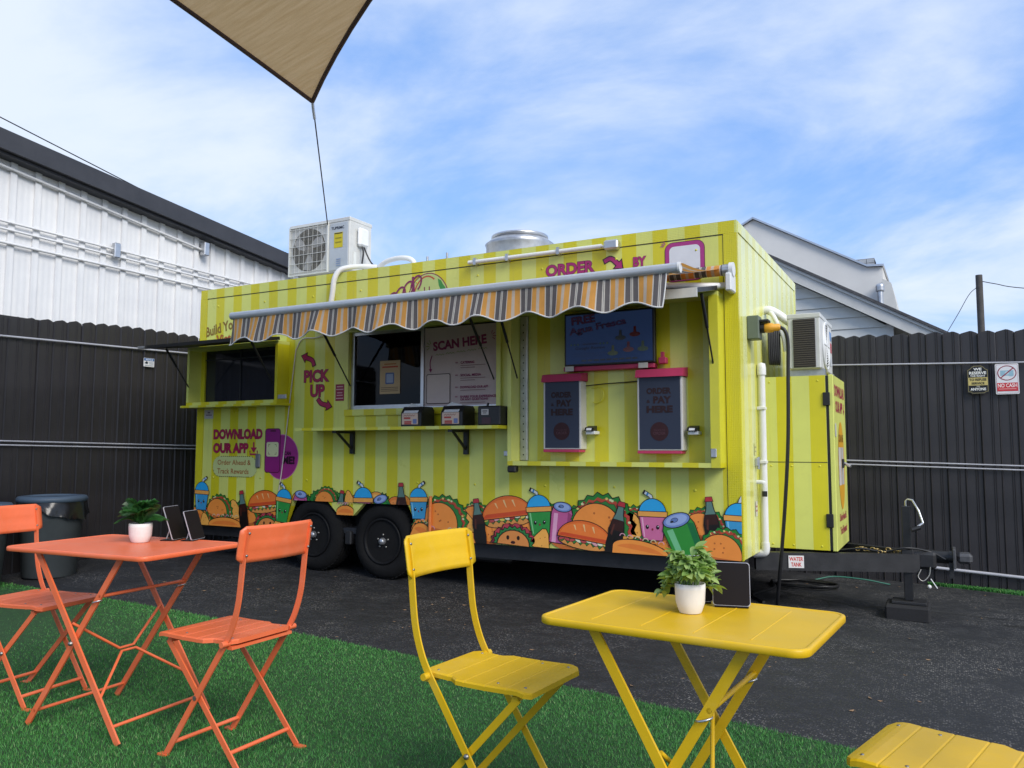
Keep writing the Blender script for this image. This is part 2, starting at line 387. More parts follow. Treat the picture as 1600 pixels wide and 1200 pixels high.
# ---- artificial turf: backing sheet and blades
M_turfb = mat('turf_backing', (.016, .058, .014), .9, var=.3, vscale=30)
def turf_edge(x): return np.interp(x, [-9, -5.76, -4.05, -2.14, -.41, .27, .87, 4], [-1.6, -1.615, -1.625, -1.758, -1.94, -2.039, -2.145, -2.72])
mb = MB(); xe = [-9+.25*i for i in range(53)]
vs = [(x, -9, .006) for x in xe]+[(x, float(turf_edge(x)), .006+max(0, gz(x, float(turf_edge(x))))) for x in xe]; n = len(xe)
mb.add(vs, [[i, i+1, n+i+1, n+i] for i in range(n-1)], M_turfb)
struct(mb.build('artificial_turf'))
M_blade, t = newmat('turf_blade', .55)
ge = t.n('ShaderNodeNewGeometry'); rp = ge.outputs['Random Per Island']
c = t.mix(rp, (.034, .160, .030), (.100, .33, .072))
c = t.mix(t.rng(t.noise(t.o, 2.1, 4, .6), .35, .65), c, t.mix(.55, c, (.04, .17, .04)))
c = t.mix(t.m('GREATER_THAN', rp, .94), c, (.20, .32, .12))
t.l(c, t.b.inputs['Base Color']); t.b.inputs['Specular IOR Level'].default_value = .3
def blades(name, X, Y, Z, wid, hgt, label):
    k = len(X); th = RNG.uniform(0, 2*np.pi, k); la = RNG.uniform(0, 2*np.pi, k); le = RNG.uniform(.15, .75, k)*hgt
    dx, dy = np.cos(th)*wid, np.sin(th)*wid; lx, ly = np.cos(la)*le, np.sin(la)*le
    V = np.zeros((k, 5, 3))
    V[:, 0] = np.stack([X-dx, Y-dy, Z], 1); V[:, 1] = np.stack([X+dx, Y+dy, Z], 1)
    V[:, 2] = np.stack([X+dx*.85+lx*.4, Y+dy*.85+ly*.4, Z+hgt*.6], 1); V[:, 3] = np.stack([X-dx*.85+lx*.4, Y-dy*.85+ly*.4, Z+hgt*.6], 1)
    V[:, 4] = np.stack([X+lx, Y+ly, Z+hgt], 1)
    me = bpy.data.meshes.new(name); me.vertices.add(5*k); me.vertices.foreach_set('co', V.ravel().astype(np.float32))
    me.loops.add(7*k); me.polygons.add(2*k); b = np.arange(k)[:, None]*5
    me.loops.foreach_set('vertex_index', (b+np.array([0, 1, 2, 3, 3, 2, 4])).ravel().astype(np.int32))
    me.polygons.foreach_set('loop_start', (np.arange(k)[:, None]*7+np.array([0, 4])).ravel().astype(np.int32))
    me.polygons.foreach_set('loop_total', np.tile([4, 3], k).astype(np.int32)); me.materials.append(M_blade); me.update(calc_edges=True)
    o = link(name, me); o['kind'] = 'stuff'; o['label'] = label; o['category'] = 'grass'; return o
k = 900000; X = RNG.uniform(-7.2, 2.6, k); Y = RNG.uniform(-5.2, -1.5, k)
d = np.hypot(X-1.22, Y+5.53); keep = (Y < turf_edge(X)+RNG.normal(0, .006, k)) & (d > 1.8) & (RNG.random(k) < np.clip((3.3/d)**1.2, .12, 1)); X, Y, d = X[keep], Y[keep], d[keep]
Z = np.array([gz(a, b) for a, b in zip(X, Y)])
tread = 1.0+.10*np.sin(1.9*X+1.1*np.sin(2.3*Y))+.08*np.sin(3.1*Y+.7*np.sin(2.9*X+1))
blades('turf_grass', X, Y, Z, np.clip(.00095*d/3, .0009, .0034)*RNG.uniform(.8, 1.3, len(X)), RNG.uniform(.010, .022, len(X))*tread, 'short green artificial grass under the bistro furniture')
k = 9000; X = RNG.uniform(1.05, 3.2, k); Y = 2.67-RNG.uniform(0, 1, k)*np.clip((X-1.0)*.14, 0, .25)
blades('turf_strip_grass', X, Y, np.array([gz(a, b) for a, b in zip(X, Y)]), np.full(k, .003), RNG.uniform(.015, .035, k), 'narrow strip of green turf along the rear fence foot')

# ---- litter of dry leaf bits on the asphalt
mb = MB(); M_leafd = mat('dry_leaf', (.28, .17, .09), .8, var=.3)
for i in range(190):
    x, y = random.uniform(-5.5, 2.4), random.uniform(-2.0, 2.5)
    if y < turf_edge(x)+.02 or (x < .02 and y > -.02): continue
    a = random.uniform(0, 6.28); l = random.uniform(.006, .02); w = l*random.uniform(.2, .5); z = gz(x, y)+.003
    ca, sa = math.cos(a), math.sin(a)
    mb.add([(x+ca*l, y+sa*l, z+.004), (x-sa*w, y+ca*w, z), (x-ca*l, y-sa*l, z+.003), (x+sa*w, y-ca*w, z+.002)], [[0, 1, 2, 3]], M_leafd)
o = mb.build('leaf_litter'); o['kind'] = 'stuff'; o['label'] = 'scattered dry leaf bits on the asphalt'; o['category'] = 'leaf litter'

# ---- corrugated metal fences with scalloped tops
M_fence, t = newmat('fence_metal', .42)
nz = t.noise(t.o, 2, 5, .6)
c = t.mix(t.rng(nz, .3, .7), (.021, .0195, .022), (.036, .033, .036)); c = t.mix(t.rng(t.noise(t.o, 40, 4, .7), .62, .8, 0, .25), c, (.10, .095, .09))
t.l(c, t.b.inputs['Base Color']); t.l(t.rng(nz, .3, .7, .32, .5), t.b.inputs['Roughness'])
M_rail = mat('rail_paint', (.42, .42, .46), .4, var=.12)
PW, PH = .1385, 2.30
def picket_mesh():
    mb = MB(); prof = [(-.52, -.004), (-.475, -.014), (-.44, -.014), (-.41, -.002), (.06, -.002), (.08, -.007), (.10, -.002), (.17, -.002), (.19, -.007), (.21, -.002), (.44, -.002), (.47, .0), (.52, .002)]
    vs = []
    for u, d in prof:
        zt = PH-.026*(2*u)**2
        vs += [(u*PW, d, 0), (u*PW, d, zt-.03+.03)]
    n = len(prof); mb.add(vs, [[2*i, 2*i+2, 2*i+3, 2*i+1] for i in range(n-1)])
    vs2 = [(x, y+.006, z) for x, y, z in vs]; mb.add(vs2, [[2*i+1, 2*i+3, 2*i+2, 2*i] for i in range(n-1)])
    mb.add([vs[2*i+1] for i in range(n)]+[vs2[2*i+1] for i in range(n)], [[i, i+1, n+i+1, n+i] for i in range(n-1)])
    o = mb.build('picket', M_fence); me = o.data; bpy.data.objects.remove(o); return me
PM = picket_mesh()
fr = thing('metal_fence', 'dark scalloped metal fence with rails behind the trailer hitch', 'fence', (-6.1, 2.70, 0))
for i in range(74):
    x = -6.03+PW*i; o = link('picket', PM, fr); o.location = (x+6.1, random.uniform(-.003, .003), gz(x, 2.7)-.010*(random.random())); o.rotation_euler = (random.uniform(-.003, .003), random.uniform(-.003, .003), random.uniform(-.015, .015))
MB().box(-.07, 10.2, .015, .022, -.2, PH-.16, M_fence).build('backing_sheet', None, fr)
mb = MB()
for z0, z1, r in ((1.953, 1.895, .008),): MB.tube(mb, [(0, -.03, z0+.17), (6.45, -.03, z0), (10.1, -.03, z1-.06)], r, M_rail)
mb.build('rail', None, fr)
for dz in (.018, -.018):
    MB().tube([(0, -.03, 1.18+dz), (6.5, -.03, 1.022+dz), (7.9, -.03, .985+dz), (10.1, -.03, .93+dz)], .007, M_rail).build('rail', None, fr)
MB().tube([(6.9, -.03, .13), (7.2, -.03, .085), (7.9, -.03, .046), (10.1, -.03, -.03)], .014, M_rail).build('rail', None, fr)
fl = thing('metal_fence', 'dark scalloped metal fence behind the trash cans at the left', 'fence', (-6.1, 2.70, 0))
for i in range(46):
    y = 2.60-PW*i; o = link('picket', PM, fl); o.rotation_euler = (random.uniform(-.003, .003), random.uniform(-.003, .003), math.pi/2+random.uniform(-.015, .015)); o.location = (random.uniform(-.002, .002), y-2.70, gz(-6.1, y))
MB().box(-.022, -.015, -6.4, -.03, 0, PH+.03, M_fence).build('backing_sheet', None, fl)
MB().tube([(.03, -.02, 2.22), (.03, -2.2, 2.19), (.03, -4.25, 2.136), (.03, -6.4, 2.09)], .010, M_rail).build('rail', None, fl)
for dz in (.018, -.018): MB().tube([(.03, -.02, 1.15+dz), (.03, -2.2, 1.156+dz), (.03, -4.25, 1.192+dz), (.03, -6.4, 1.22+dz)], .007, M_rail).build('rail', None, fl)

# ---- signs on the fences
def board(name, label, pts, loc, th, m, rz=0, cat='sign'):
    s_ = thing(name, label, cat, loc, rz); mb = MB(); mb.prism(pts, 1, 0, th, m); mb.build('board', None, s_); return s_
sg = board('notice_sign', 'black and gold sign reading WE RESERVE THE RIGHT TO REFUSE SERVICE TO ANYONE', [(-.083, -.118), (-.06, -.118), (-.05, -.13), (.05, -.13), (.06, -.118), (.083, -.118), (.083, .09), (.065, .10), (.05, .118), (.03, .13), (-.03, .13), (-.05, .118), (-.065, .10), (-.083, .09)], (1.505, 2.655, 1.766), .006, mat('sign_black', (.015, .014, .012), .4))
p = Print(base=.001)
oct_ = [(-.077, -.108), (-.057, -.110), (-.047, -.122), (.047, -.122), (.057, -.110), (.077, -.108), (.077, .085), (.06, .094), (.045, .111), (.027, .122), (-.027, .122), (-.045, .111), (-.06, .094), (-.077, .085)]
p.poly(oct_, '#8f8458').poly(offset_poly(oct_, -.004), '#0d0c0b')
p.poly([(-.075, -.052), (.075, -.052), (.075, .018), (-.075, .018)], '#bfae6a')
p.text('WE', -.032, .032, .080, .104, '#e8e8e4', .03).text('RESERVE', -.066, .066, .046, .072, '#e8e8e4', .03).text('THE RIGHT', -.058, .058, .024, .040, '#e8e8e4', .02)
p.text('TO REFUSE', -.066, .066, -.012, .010, '#171410', .03).text('SERVICE', -.050, .050, -.044, -.024, '#171410', .03)
p.text('TO', -.014, .014, -.068, -.056, '#d8d4c0', .02).text('ANYONE', -.060, .060, -.098, -.074, '#e8e8e4', .03)
p.done('print', sg)
sg = board('no_cash_sign', 'white and red NO CASH sign on the rear fence at the right edge', rrect(-.088, .088, -.134, .134, .01), (1.727, 2.655, 1.763), .005, mat('sign_white', (.7, .7, .72), .4))
p = Print(base=.001)
p.poly(rrect(-.081, .081, -.127, .127, .008), '#b08a92').poly(rrect(-.078, .078, -.124, .124, .007), '#d9dade')
p.poly([(-.050, .028), (.050, .028), (.050, .075), (-.050, .075)], '#8fb3c4').poly(ell(0, .0515, .016, .016), '#b9cdd6').poly(ell(.03, .03, .02, .008), '#8fb3c4')
o1 = ell(0, .052, .072, .066, n=36); o2 = ell(0, .052, .065, .059, n=36)
p.mb.add([p.P(q) for q in o1+o2], [[i, (i+1) % 36, 36+(i+1) % 36, 36+i] for i in range(36)], p.M('#8e2237')); p.k += p.st
p.line([(-.047, .010), (.047, .094)], .009, '#8e2237')
p.poly([(-.078, -.108), (.078, -.108), (.078, -.034), (-.078, -.034)], '#c0353c').text('NO CASH', -.072, .072, -.074, -.041, '#f4e9e6', .01).line([(-.065, -.088), (.065, -.088)], .006, '#e39a98').done('print', sg)
sg = board('camera_notice', 'small white and blue notice on the left fence beside the flap', rrect(-.063, .063, -.045, .045, .004), (-6.068, -.06, 2.04), .004, MATS['sign_white'], math.pi/2)
p = Print(base=.001); p.poly([(-.06, .016), (.06, .016), (.06, .042), (-.06, .042)], '#2f5f9c').text('NOTICE', -.04, .045, .020, .037, '#e8eef4', .02)
p.poly([(-.055, -.01), (-.03, .012), (-.012, .0), (-.02, -.018)], '#22303c').line([(0, 0), (.05, 0)], .005, '#8a97a8').line([(0, -.013), (.05, -.013)], .005, '#8a97a8').line([(-.05, -.032), (.05, -.032)], .005, '#8a97a8').done('print', sg)

# ---- white metal building behind the left fence
M_wb, t = newmat('white_siding', .4)
c = t.mix(t.rng(t.noise(t.o, 1.3, 6, .65), .35, .7), (.66, .665, .68), (.77, .77, .77)); 
mp_ = t.n('ShaderNodeMapping'); mp_.inputs['Scale'].default_value = (8, 14, .5); t.l(t.o, mp_.inputs[0])
c = t.mix(t.rng(t.noise(mp_.outputs[0], 1.5, 5, .7), .56, .8, 0, .35), c, (.40, .39, .40)); t.l(c, t.b.inputs['Base Color'])
t.bump(t.m('SINE', t.m('MULTIPLY', t.sep.outputs[1], 95)), .12, .01)
M_roofd = mat('dark_fascia', (.035, .036, .043), .5, var=.2, vscale=3)
def rk(y): return 4.27-.103*(y+.885)
wb = thing('metal_building', 'long white ribbed metal building with dark roof fascia beyond the fence', 'building', (-7.5, 0, 0))
mb = MB(); mb.prism([(-5, 0), (8.5, 0), (8.5, rk(8.5)), (-5, rk(-5))], 0, 0, -6, M_wb); mb.build('wall', None, wb)
for i in range(44):
    y = -4.2+.266*i; MB().prism([(y-.034, 2.0), (y+.034, 2.0), (y+.034, rk(y)-.02), (y-.034, rk(y)-.02)], 0, .001, .028, M_wb).build('rib', None, wb)
mb = MB(); mb.prism([(-5.3, rk(-5.3)-.02), (9, rk(9)-.02), (9, rk(9)+.19), (-5.3, rk(-5.3)+.19)], 0, -6.2, .22, M_roofd)
ro = mb.build('roof', None, wb)
MB().prism([(-5.2, rk(-5.2)-.05), (8.9, rk(8.9)-.05), (8.9, rk(8.9)-.025), (-5.2, rk(-5.2)-.025)], 0, .0, .16, M_roofd).build('soffit', None, wb)
for (y0, z0, y1, z1, r) in ((-4.5, 4.60, 1.72, 3.80, .016), (-4.5, 3.595, 4, 3.475, .013), (-4.5, 3.515, 4, 3.395, .013), (-4.5, 3.345, 4, 3.28, .016)):
    MB().tube([(.05, y0, z0), (.05, y1, z1)], r, M_wb).build('conduit', None, wb)
MB().box(.03, .13, 1.70, 1.78, 3.72, 3.90, M_alu, .008).build('lamp_box', None, wb)
MB().box(.03, .10, .42, .50, 3.42, 3.60, M_alu, .008).build('junction_box', None, wb)
wire = MB().tube([(-9, -.6, 5.35), (-9, 1.0, 5.08), (-9, 2.3, 4.86), (-9, 3.6, 4.60)], .008, M_black, 5).build('overhead_wire'); tag(wire, 'thin overhead wire running down to the white building roof', 'wire')

# ---- grey lap-sided house behind the rear fence
M_lap = mat('lap_siding', (.64, .64, .59), .6, var=.08, vscale=4, bump=.1, bscale=30)
M_trimg = mat('house_trim', (.60, .59, .55), .55, var=.08)
M_shing = mat('shingle', (.07, .07, .075), .9, var=.4, vscale=20, bump=.6)
hs = thing('lap_sided_house', 'grey lap-sided house with sloping eave behind the rear fence', 'house', (.62, 6.0, 0))
def hr(x): return 3.125-.5785*(x-.03)      # underside of the rake, world x
for i in range(20):
    z0 = .9+.155*i; z1 = z0+.155; xr = .62
    xa = min(xr, .03+(3.125-z0)/.5785); xb = min(xr, .03+(3.125-z1)/.5785)
    if xa < -3.3: break
    if xb < -1.0: break
    pts = [(-1.1, z0), (xa, z0), (xb, z1), (-1.1, z1)]
    MB().add([(q[0]-.62, -.022 if j < 2 else -.004, q[1]) for j, q in enumerate(pts)]+[(q[0]-.62, .02, q[1]) for q in pts], [[0, 1, 2, 3], [0, 4, 5, 1], [1, 5, 6, 2], [3, 2, 6, 7]], M_lap).build('siding_board', None, hs)
MB().box(-.02, .07, -.04, .1, 0, hr(.62), M_trimg).build('corner_board', None, hs)
MB().prism([(-1.72, 0), (0, 0), (0, hr(.62)-.01), (-1.72, hr(-1.1)-.01)], 1, .021, 6, M_lap).build('wall', None, hs)
def rakep(d0, d1, x0=-1.12, x1=1.32): return [(x0-.62, hr(x0)+d0), (x1-.62, hr(x1)+d0), (x1-.62, hr(x1)+d1), (x0-.62, hr(x0)+d1)]
MB().prism(rakep(0, .19), 1, -.16, -.12, M_trimg).build('rake_board', None, hs)
MB().prism(rakep(.155, .195), 1, -.185, -.161, M_trimg).build('rake_moulding', None, hs)
MB().prism(rakep(.015, .17), 1, -.119, 6.2, M_trimg).build('soffit', None, hs)
MB().prism(rakep(.196, .235, x1=1.36), 1, -.21, 6.3, M_shing).build('roof', None, hs)
MB().box(.70, .86, -.18, 6, hr(1.32)-.02, hr(1.32)+.13, M_trimg).build('gutter', None, hs)
MB().box(.06, .5, 1.2, 5.9, 0, 2.8, M_dark).build('porch_shade_block', None, hs)  # near-black block paints the shade under the eave
v = thing('roof_vent', 'galvanised capped vent pipe on the grey house roof', 'vent', (.55, 5.9, 3.05))
MB().lathe([(.035, 0), (.035, .2)], M_gal, 12).build('pipe', None, v); MB().lathe([(.05, .17), (.056, .19), (.05, .215), (.056, .235), (.05, .26), (.03, .275)], M_gal, 14).build('cap', None, v)
# ---- pale upper building farther back
M_pale = mat('pale_stucco', (.66, .645, .61), .8, var=.05, vscale=2)
ub = thing('pale_building', 'tall pale grey building with stepped roofline beyond the grey house', 'building', (0, 9.0, 0))
prof = [(-3.2, 0), (.415, 0), (.415, 4.195), (.18, 4.21), (-1.68, 5.29), (-3.2, 4.5)]
MB().prism(prof, 1, 0, 3, M_pale).build('wall', None, ub)
mb = MB(); cap = [(.44, 4.20), (.18, 4.216), (-1.68, 5.296), (-3.3, 4.45)]
mb.prism(cap+[(x, z+.035) for x, z in reversed(cap)], 1, -.06, 3.1, M_alu); mb.build('roof_cap', None, ub)
MB().prism([(.416, 3.3), (.60, 3.3), (.62, 3.50), (.55, 3.865), (.416, 3.95)], 1, -.25, 1.5, M_trimg).build('eave_return', None, ub)
ch = thing('chimney', 'short grey brick chimney on the pale building roof', 'chimney', (.08, 9.4, 4.15))
M_cb = mat('grey_brick', (.30, .32, .34), .8, var=.2, vscale=9)
MB().box(-.19, .19, 0, .4, 0, .30, mat('mortar', (.2, .2, .2), .9)).build('core', None, ch)
for r in range(4):
    for q in range(3):
        x0 = -.195+q*.13+(.0 if r % 2 else 0); MB().box(x0+.005, x0+.125, -.012, .40, .005+r*.073, .07+r*.073, M_cb).build('brick', None, ch)
up = thing('utility_pole', 'weathered wooden utility pole rising behind the rear fence', 'pole', (2.0, 14, 0))
MB().tube([(0, 0, 0), (0, 0, 4.86)], [.075, .066], mat('pole_wood', (.07, .065, .06), .85, var=.3), 12).build('post', None, up)
MB().tube(catmull([(.05, 0, 4.72), (.3, 0, 4.64), (.8, 0, 4.5), (2.6, 0, 4.2)]), .009, M_black, 5).build('wire', None, up)
MB().tube(catmull([(-.05, 0, 4.6), (-.2, .0, 4.45), (-.42, 0, 4.05), (-.68, 0, 3.6)]), .007, M_black, 5).build('wire', None, up)

# ---- shade sail and its tie line
M_sail, t = newmat('sail_cloth', .85)
mpn = t.n('ShaderNodeMapping'); mpn.inputs['Rotation'].default_value = (0, 0, R_(35)); mpn.inputs['Scale'].default_value = (.6, 9, 1); t.l(t.o, mpn.inputs[0])
c = t.mix(t.rng(t.noise(mpn.outputs[0], 6, 5, .6), .3, .7), (.52, .345, .16), (.64, .45, .245)); c = t.mix(t.rng(t.noise(t.o, 300, 2), .4, .7, 0, .3), c, (.26, .18, .10))
t.l(c, t.b.inputs['Base Color'])
tr = t.n('ShaderNodeBsdfTranslucent'); t.l(c, tr.inputs[0]); mxs = t.n('ShaderNodeMixShader'); mxs.inputs[0].default_value = .5
t.l(t.b.outputs[0], mxs.inputs[1]); t.l(tr.outputs[0], mxs.inputs[2]); t.l(mxs.outputs[0], t.nt.nodes['Material Output'].inputs[0])
A, B, C = Vector((-2.94, -1.07, 3.80)), Vector((-4.0, -7.0, 5.0)), Vector((4.0, -2.0, 5.6))
G = (A+B+C)/3
def edge(P, Q, t, k): return P.lerp(Q, t)+(G-(P+Q)/2)*k*4*t*(1-t)
sl = thing('shade_sail', 'tan triangular shade sail overhead with brown hem', 'sail', tuple(A))
n = 24; mb = MB(); vs = []; ids = {}
for i in range(n+1):
    for j in range(n+1-i):
        k = n-i-j; a, b, c_ = i/n, j/n, k/n
        P = A*a+B*b+C*c_
        P += (G-(A+B)/2)*.05*4*a*b+(G-(A+C)/2)*.30*4*a*c_+(G-(B+C)/2)*.12*4*b*c_
        P.z -= .5*a*b*c_; ids[i, j] = len(vs); vs.append(P-A)
fs = []
for i in range(n):
    for j in range(n-i):
        fs.append([ids[i, j], ids[i+1, j], ids[i, j+1]])
        if i+j < n-1: fs.append([ids[i+1, j], ids[i+1, j+1], ids[i, j+1]])
mb.add(vs, fs, M_sail, True); mb.build('cloth', None, sl)
M_hem = mat('sail_hem', (.085, .05, .04), .8, var=.15)
for prm in ([(i, n-i) for i in range(n+1)], [(i, 0) for i in range(n+1)], [(0, j) for j in range(n+1)]):
    MB().tube([vs[ids[q]] for q in prm], .018, M_hem, 6).build('hem', None, sl)
MB().tube([(0, 0, .0), (-.01, .02, -.05), (-.02, .05, -.12)], .012, M_alu, 8).build('turnbuckle', None, sl)
ln = MB().tube([A+Vector((-.02, .05, -.12)), Vector((-4.762, 1.36, 2.74))], .0055, M_black, 5).build('tie_line'); tag(ln, 'thin dark line from the shade sail corner down behind the roof unit', 'rope')

# ================================================================== THE FOOD TRAILER
L, WD, ZB, ZT = 5.376, 2.467, .394, 2.739
TR = thing('food_trailer', 'long yellow striped food trailer with cartoon food along the bottom', 'food trailer', (0, 0, 0))
def part(mb, name, par=TR, m=None): return mb.build(name, m, par)
# front wall with window openings and wheel notch (grid, thickness .05)
W1 = (-5.33, -4.18, 1.59, 2.115); W2 = (-3.42, -1.905, 1.49, 2.18); W3 = (-1.70, -.13, 1.05, 2.20); WA = (-4.19, -2.66, ZB, .672)
xs = sorted({-L, -.0, W1[0], W1[1], W2[0], W2[1], W3[0], W3[1], WA[0], WA[1]}); zs = sorted({ZB, ZT, W1[2], W1[3], W2[2], W2[3], W3[2], W3[3], WA[3]})
def hole(x, z): return any(a < x < b and c < z < d for a, b, c, d in (W1, W2, W3, WA))
mb = MB(); nx, nz_ = len(xs)-1, len(zs)-1
fill = [[not hole((xs[i]+xs[i+1])/2, (zs[j]+zs[j+1])/2) for j in range(nz_)] for i in range(nx)]
def q4(a, b, c, d): mb.add([a, b, c, d], [[0, 1, 2, 3]], M_wrap)
for i in range(nx):
    for j in range(nz_):
        if not fill[i][j]: continue
        x0, x1, z0, z1 = xs[i], xs[i+1], zs[j], zs[j+1]
        q4((x0, 0, z0), (x1, 0, z0), (x1, 0, z1), (x0, 0, z1)); q4((x0, .05, z0), (x0, .05, z1), (x1, .05, z1), (x1, .05, z0))
        if i == 0 or not fill[i-1][j]: q4((x0, 0, z0), (x0, 0, z1), (x0, .05, z1), (x0, .05, z0))
        if i == nx-1 or not fill[i+1][j]: q4((x1, 0, z0), (x1, .05, z0), (x1, .05, z1), (x1, 0, z1))
        if j == 0 or not fill[i][j-1]: q4((x0, 0, z0), (x0, .05, z0), (x1, .05, z0), (x1, 0, z0))
        if j == nz_-1 or not fill[i][j+1]: q4((x0, 0, z1), (x1, 0, z1), (x1, .05, z1), (x0, .05, z1))
part(mb, 'front_wall')
# wheel notch fillers (angled corners)
mb = MB()
for pts in ([(-4.19, ZB), (-4.185, ZB), (-4.06, .671), (-4.19, .671)], [(-3.65, .671), (-3.53, .56), (-3.36, .56), (-3.24, .671)], [(-2.66, ZB), (-2.66, .671), (-2.77, .671), (-2.70, .52)]):
    part(MB().prism(pts, 1, .001, .045, M_wrap), 'wheel_arch_corner')
part(MB().box(-4.19, -2.66, .25, 1.2, ZB, .74, M_black), 'wheel_well')
# remaining shell
part(MB().box(-L+.05, -.05, .05, WD-.05, 2.69, 2.735, M_offwhite), 'roof')
mb = MB(); mb.box(-.05, 0, .0505, WD, ZB, ZT-.001, M_wrap_end_lit); part(mb, 'hitch_end_wall')
mb = MB(); mb.box(-L, -L+.05, .0505, WD, ZB, ZT-.001, M_wrap_yel); part(mb, 'far_end_wall')
part(MB().box(-L+.051, -.051, WD-.05, WD, ZB, ZT-.002, M_offwhite), 'rear_wall'); part(MB().box(-L+.052, -.052, WD-.07, WD-.051, ZB+.051, 2.68, M_dark), 'shade_lining')  # near-black lining added so the interior behind the window looks unlit
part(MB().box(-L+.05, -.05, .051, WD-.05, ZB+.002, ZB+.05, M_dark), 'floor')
# trims: top rail, corner posts, end top rail
part(MB().box(-L, .004, -.004, .03, ZT-.085, ZT+.004, M_wrap_plate), 'top_trim')
part(MB().box(-.09, .0045, -.0045, .03, ZB-.002, ZT-.086, M_wrap_corner), 'corner_trim')
part(MB().box(-L-.004, -L+.09, -.0045, .03, ZB-.002, ZT-.086, M_wrap_corner), 'corner_trim')
part(MB().box(-.03, .006, .031, WD+.004, ZT-.075, ZT+.004, M_wrap_end_lit), 'end_trim')
part(MB().box(-.03, .0065, WD-.05, WD+.004, ZB, ZT-.076, M_wrap_end_lit), 'end_corner_trim')
part(MB().box(-L, -L+.03, .031, WD, ZT-.05, ZT+.004, M_wrap_yel), 'end_trim')
mb = MB()
for x0, x1, z in ((-L+.09, -.09, ZT-.0865),): mb.box(x0, x1, -.0015, .0, z-.006, z, M_frame)
for x in (-.091, -L+.0905): mb.box(x-.004, x, -.0012, .0, ZB, ZT-.09, M_frame)
part(mb, 'trim_seam')
mb = MB()
for x in np.arange(-5.1, -.1, .6):
    for z in (.86, 2.56): mb.lathe([(.0001, -.006), (.007, -.005), (.010, 0)], M_wrap_yel, 8, (x+random.uniform(-.03, .03), 0, z+random.uniform(-.01, .01)), 1)
part(mb, 'rivet_row')
# chassis
part(MB().box(-2.60, .0, .06, .16, .275, ZB-.003, M_frame), 'chassis_rail'); part(MB().box(-L+.02, -4.25, .06, .16, .29, ZB-.003, M_frame), 'chassis_rail')
part(MB().box(-L+.02, 0, WD-.2, WD-.1, .275, ZB-.003, M_frame), 'chassis_rail')
for x in (-5.2, -4.5, -2.2, -1.2, -.3): part(MB().box(x-.04, x+.04, .161, WD-.201, .30, ZB-.004, M_frame), 'cross_member')
part(MB().box(-2.45, -1.95, .3, .9, .20, .3, M_black, .02), 'waste_tank')
for x in (-5.0, -.25): part(MB().tube([(x, .5, ZB-.05), (x+.02, .5, gz(x, .5))], .03, M_frame, 8), 'stabiliser_leg')
# wheels
def wheel(x, y, flip=1):
    z = gz(x, .1)+.325; c = (x, y, z)
    w = MB(); f = flip
    w.lathe([(.0, .0*f)], M_rubber) if False else None
    pr = [(.195, .02), (.215, -.002), (.235, -.008), (.26, -.005), (.285, .006), (.305, .022), (.316, .042), (.322, .06), (.316, .066), (.325, .072), (.325, .098), (.318, .102), (.325, .108), (.325, .138), (.316, .145), (.322, .15), (.305, .19), (.27, .21), (.2, .2)]
    ty = MB().lathe([(r, h) for r, h in pr], M_rubber, 48, c, 1)
    for k in range(48):      # tread lugs
        a = 2*math.pi*k/48; ca, sa = math.cos(a), math.sin(a); tx = Vector((-sa, 0, ca))*.013; rr = Vector((ca, 0, sa))
        for y0, y1 in ((.045, .064), (.15, .178)):
            b = Vector(c)+rr*.312; q = [b+tx+Vector((0, y0, 0)), b-tx+Vector((0, y0, 0)), b-tx+Vector((0, y1, 0)), b+tx+Vector((0, y1, 0))]
            ty.add(q+[p_+rr*.013 for p_ in q], [[4, 5, 6, 7], [0, 1, 5, 4], [1, 2, 6, 5], [2, 3, 7, 6], [3, 0, 4, 7]], M_rubber)
    W_ = MB(); W_.lathe([(.197, .03), (.197, .004), (.186, .0), (.176, .012), (.168, .045), (.155, .06), (.140, .05), (.09, .042), (.075, .03), (.05, .03)], mat('rim_black', (.008, .008, .009), .6, var=.2, spec=.25), 40, c, 1)
    wo_ = part(ty, 'wheel'); part(W_, 'rim', wo_)
    hb = MB().lathe([(.0001, -.018), (.022, -.016), (.026, -.01), (.030, .0), (.032, .03)], M_gal, 16, c, 1); part(hb, 'hub_cap', wo_)
    lg = MB()
    for k in range(5):
        a = 2*math.pi*k/5+.3; lg.lathe([(.0001, .012), (.009, .014), (.0105, .03)], M_screw, 6, (x+.057*math.cos(a), y, z+.057*math.sin(a)), 1)
    part(lg, 'lug_nuts', wo_)
    sl_ = MB()
    for k in range(10):
        a = 2*math.pi*k/10; sl_.lathe([(.0001, .0435), (.014, .0435)], M_dark, 10, (x+.115*math.cos(a), y, z+.115*math.sin(a)), 1)
    part(sl_, 'rim_holes', wo_)
    return wo_
wheel(-3.045, .0); wheel(-3.825, .0)
part(MB().box(-3.47, -3.40, .02, .12, .30, .42, M_frame, .01), 'axle_equaliser')
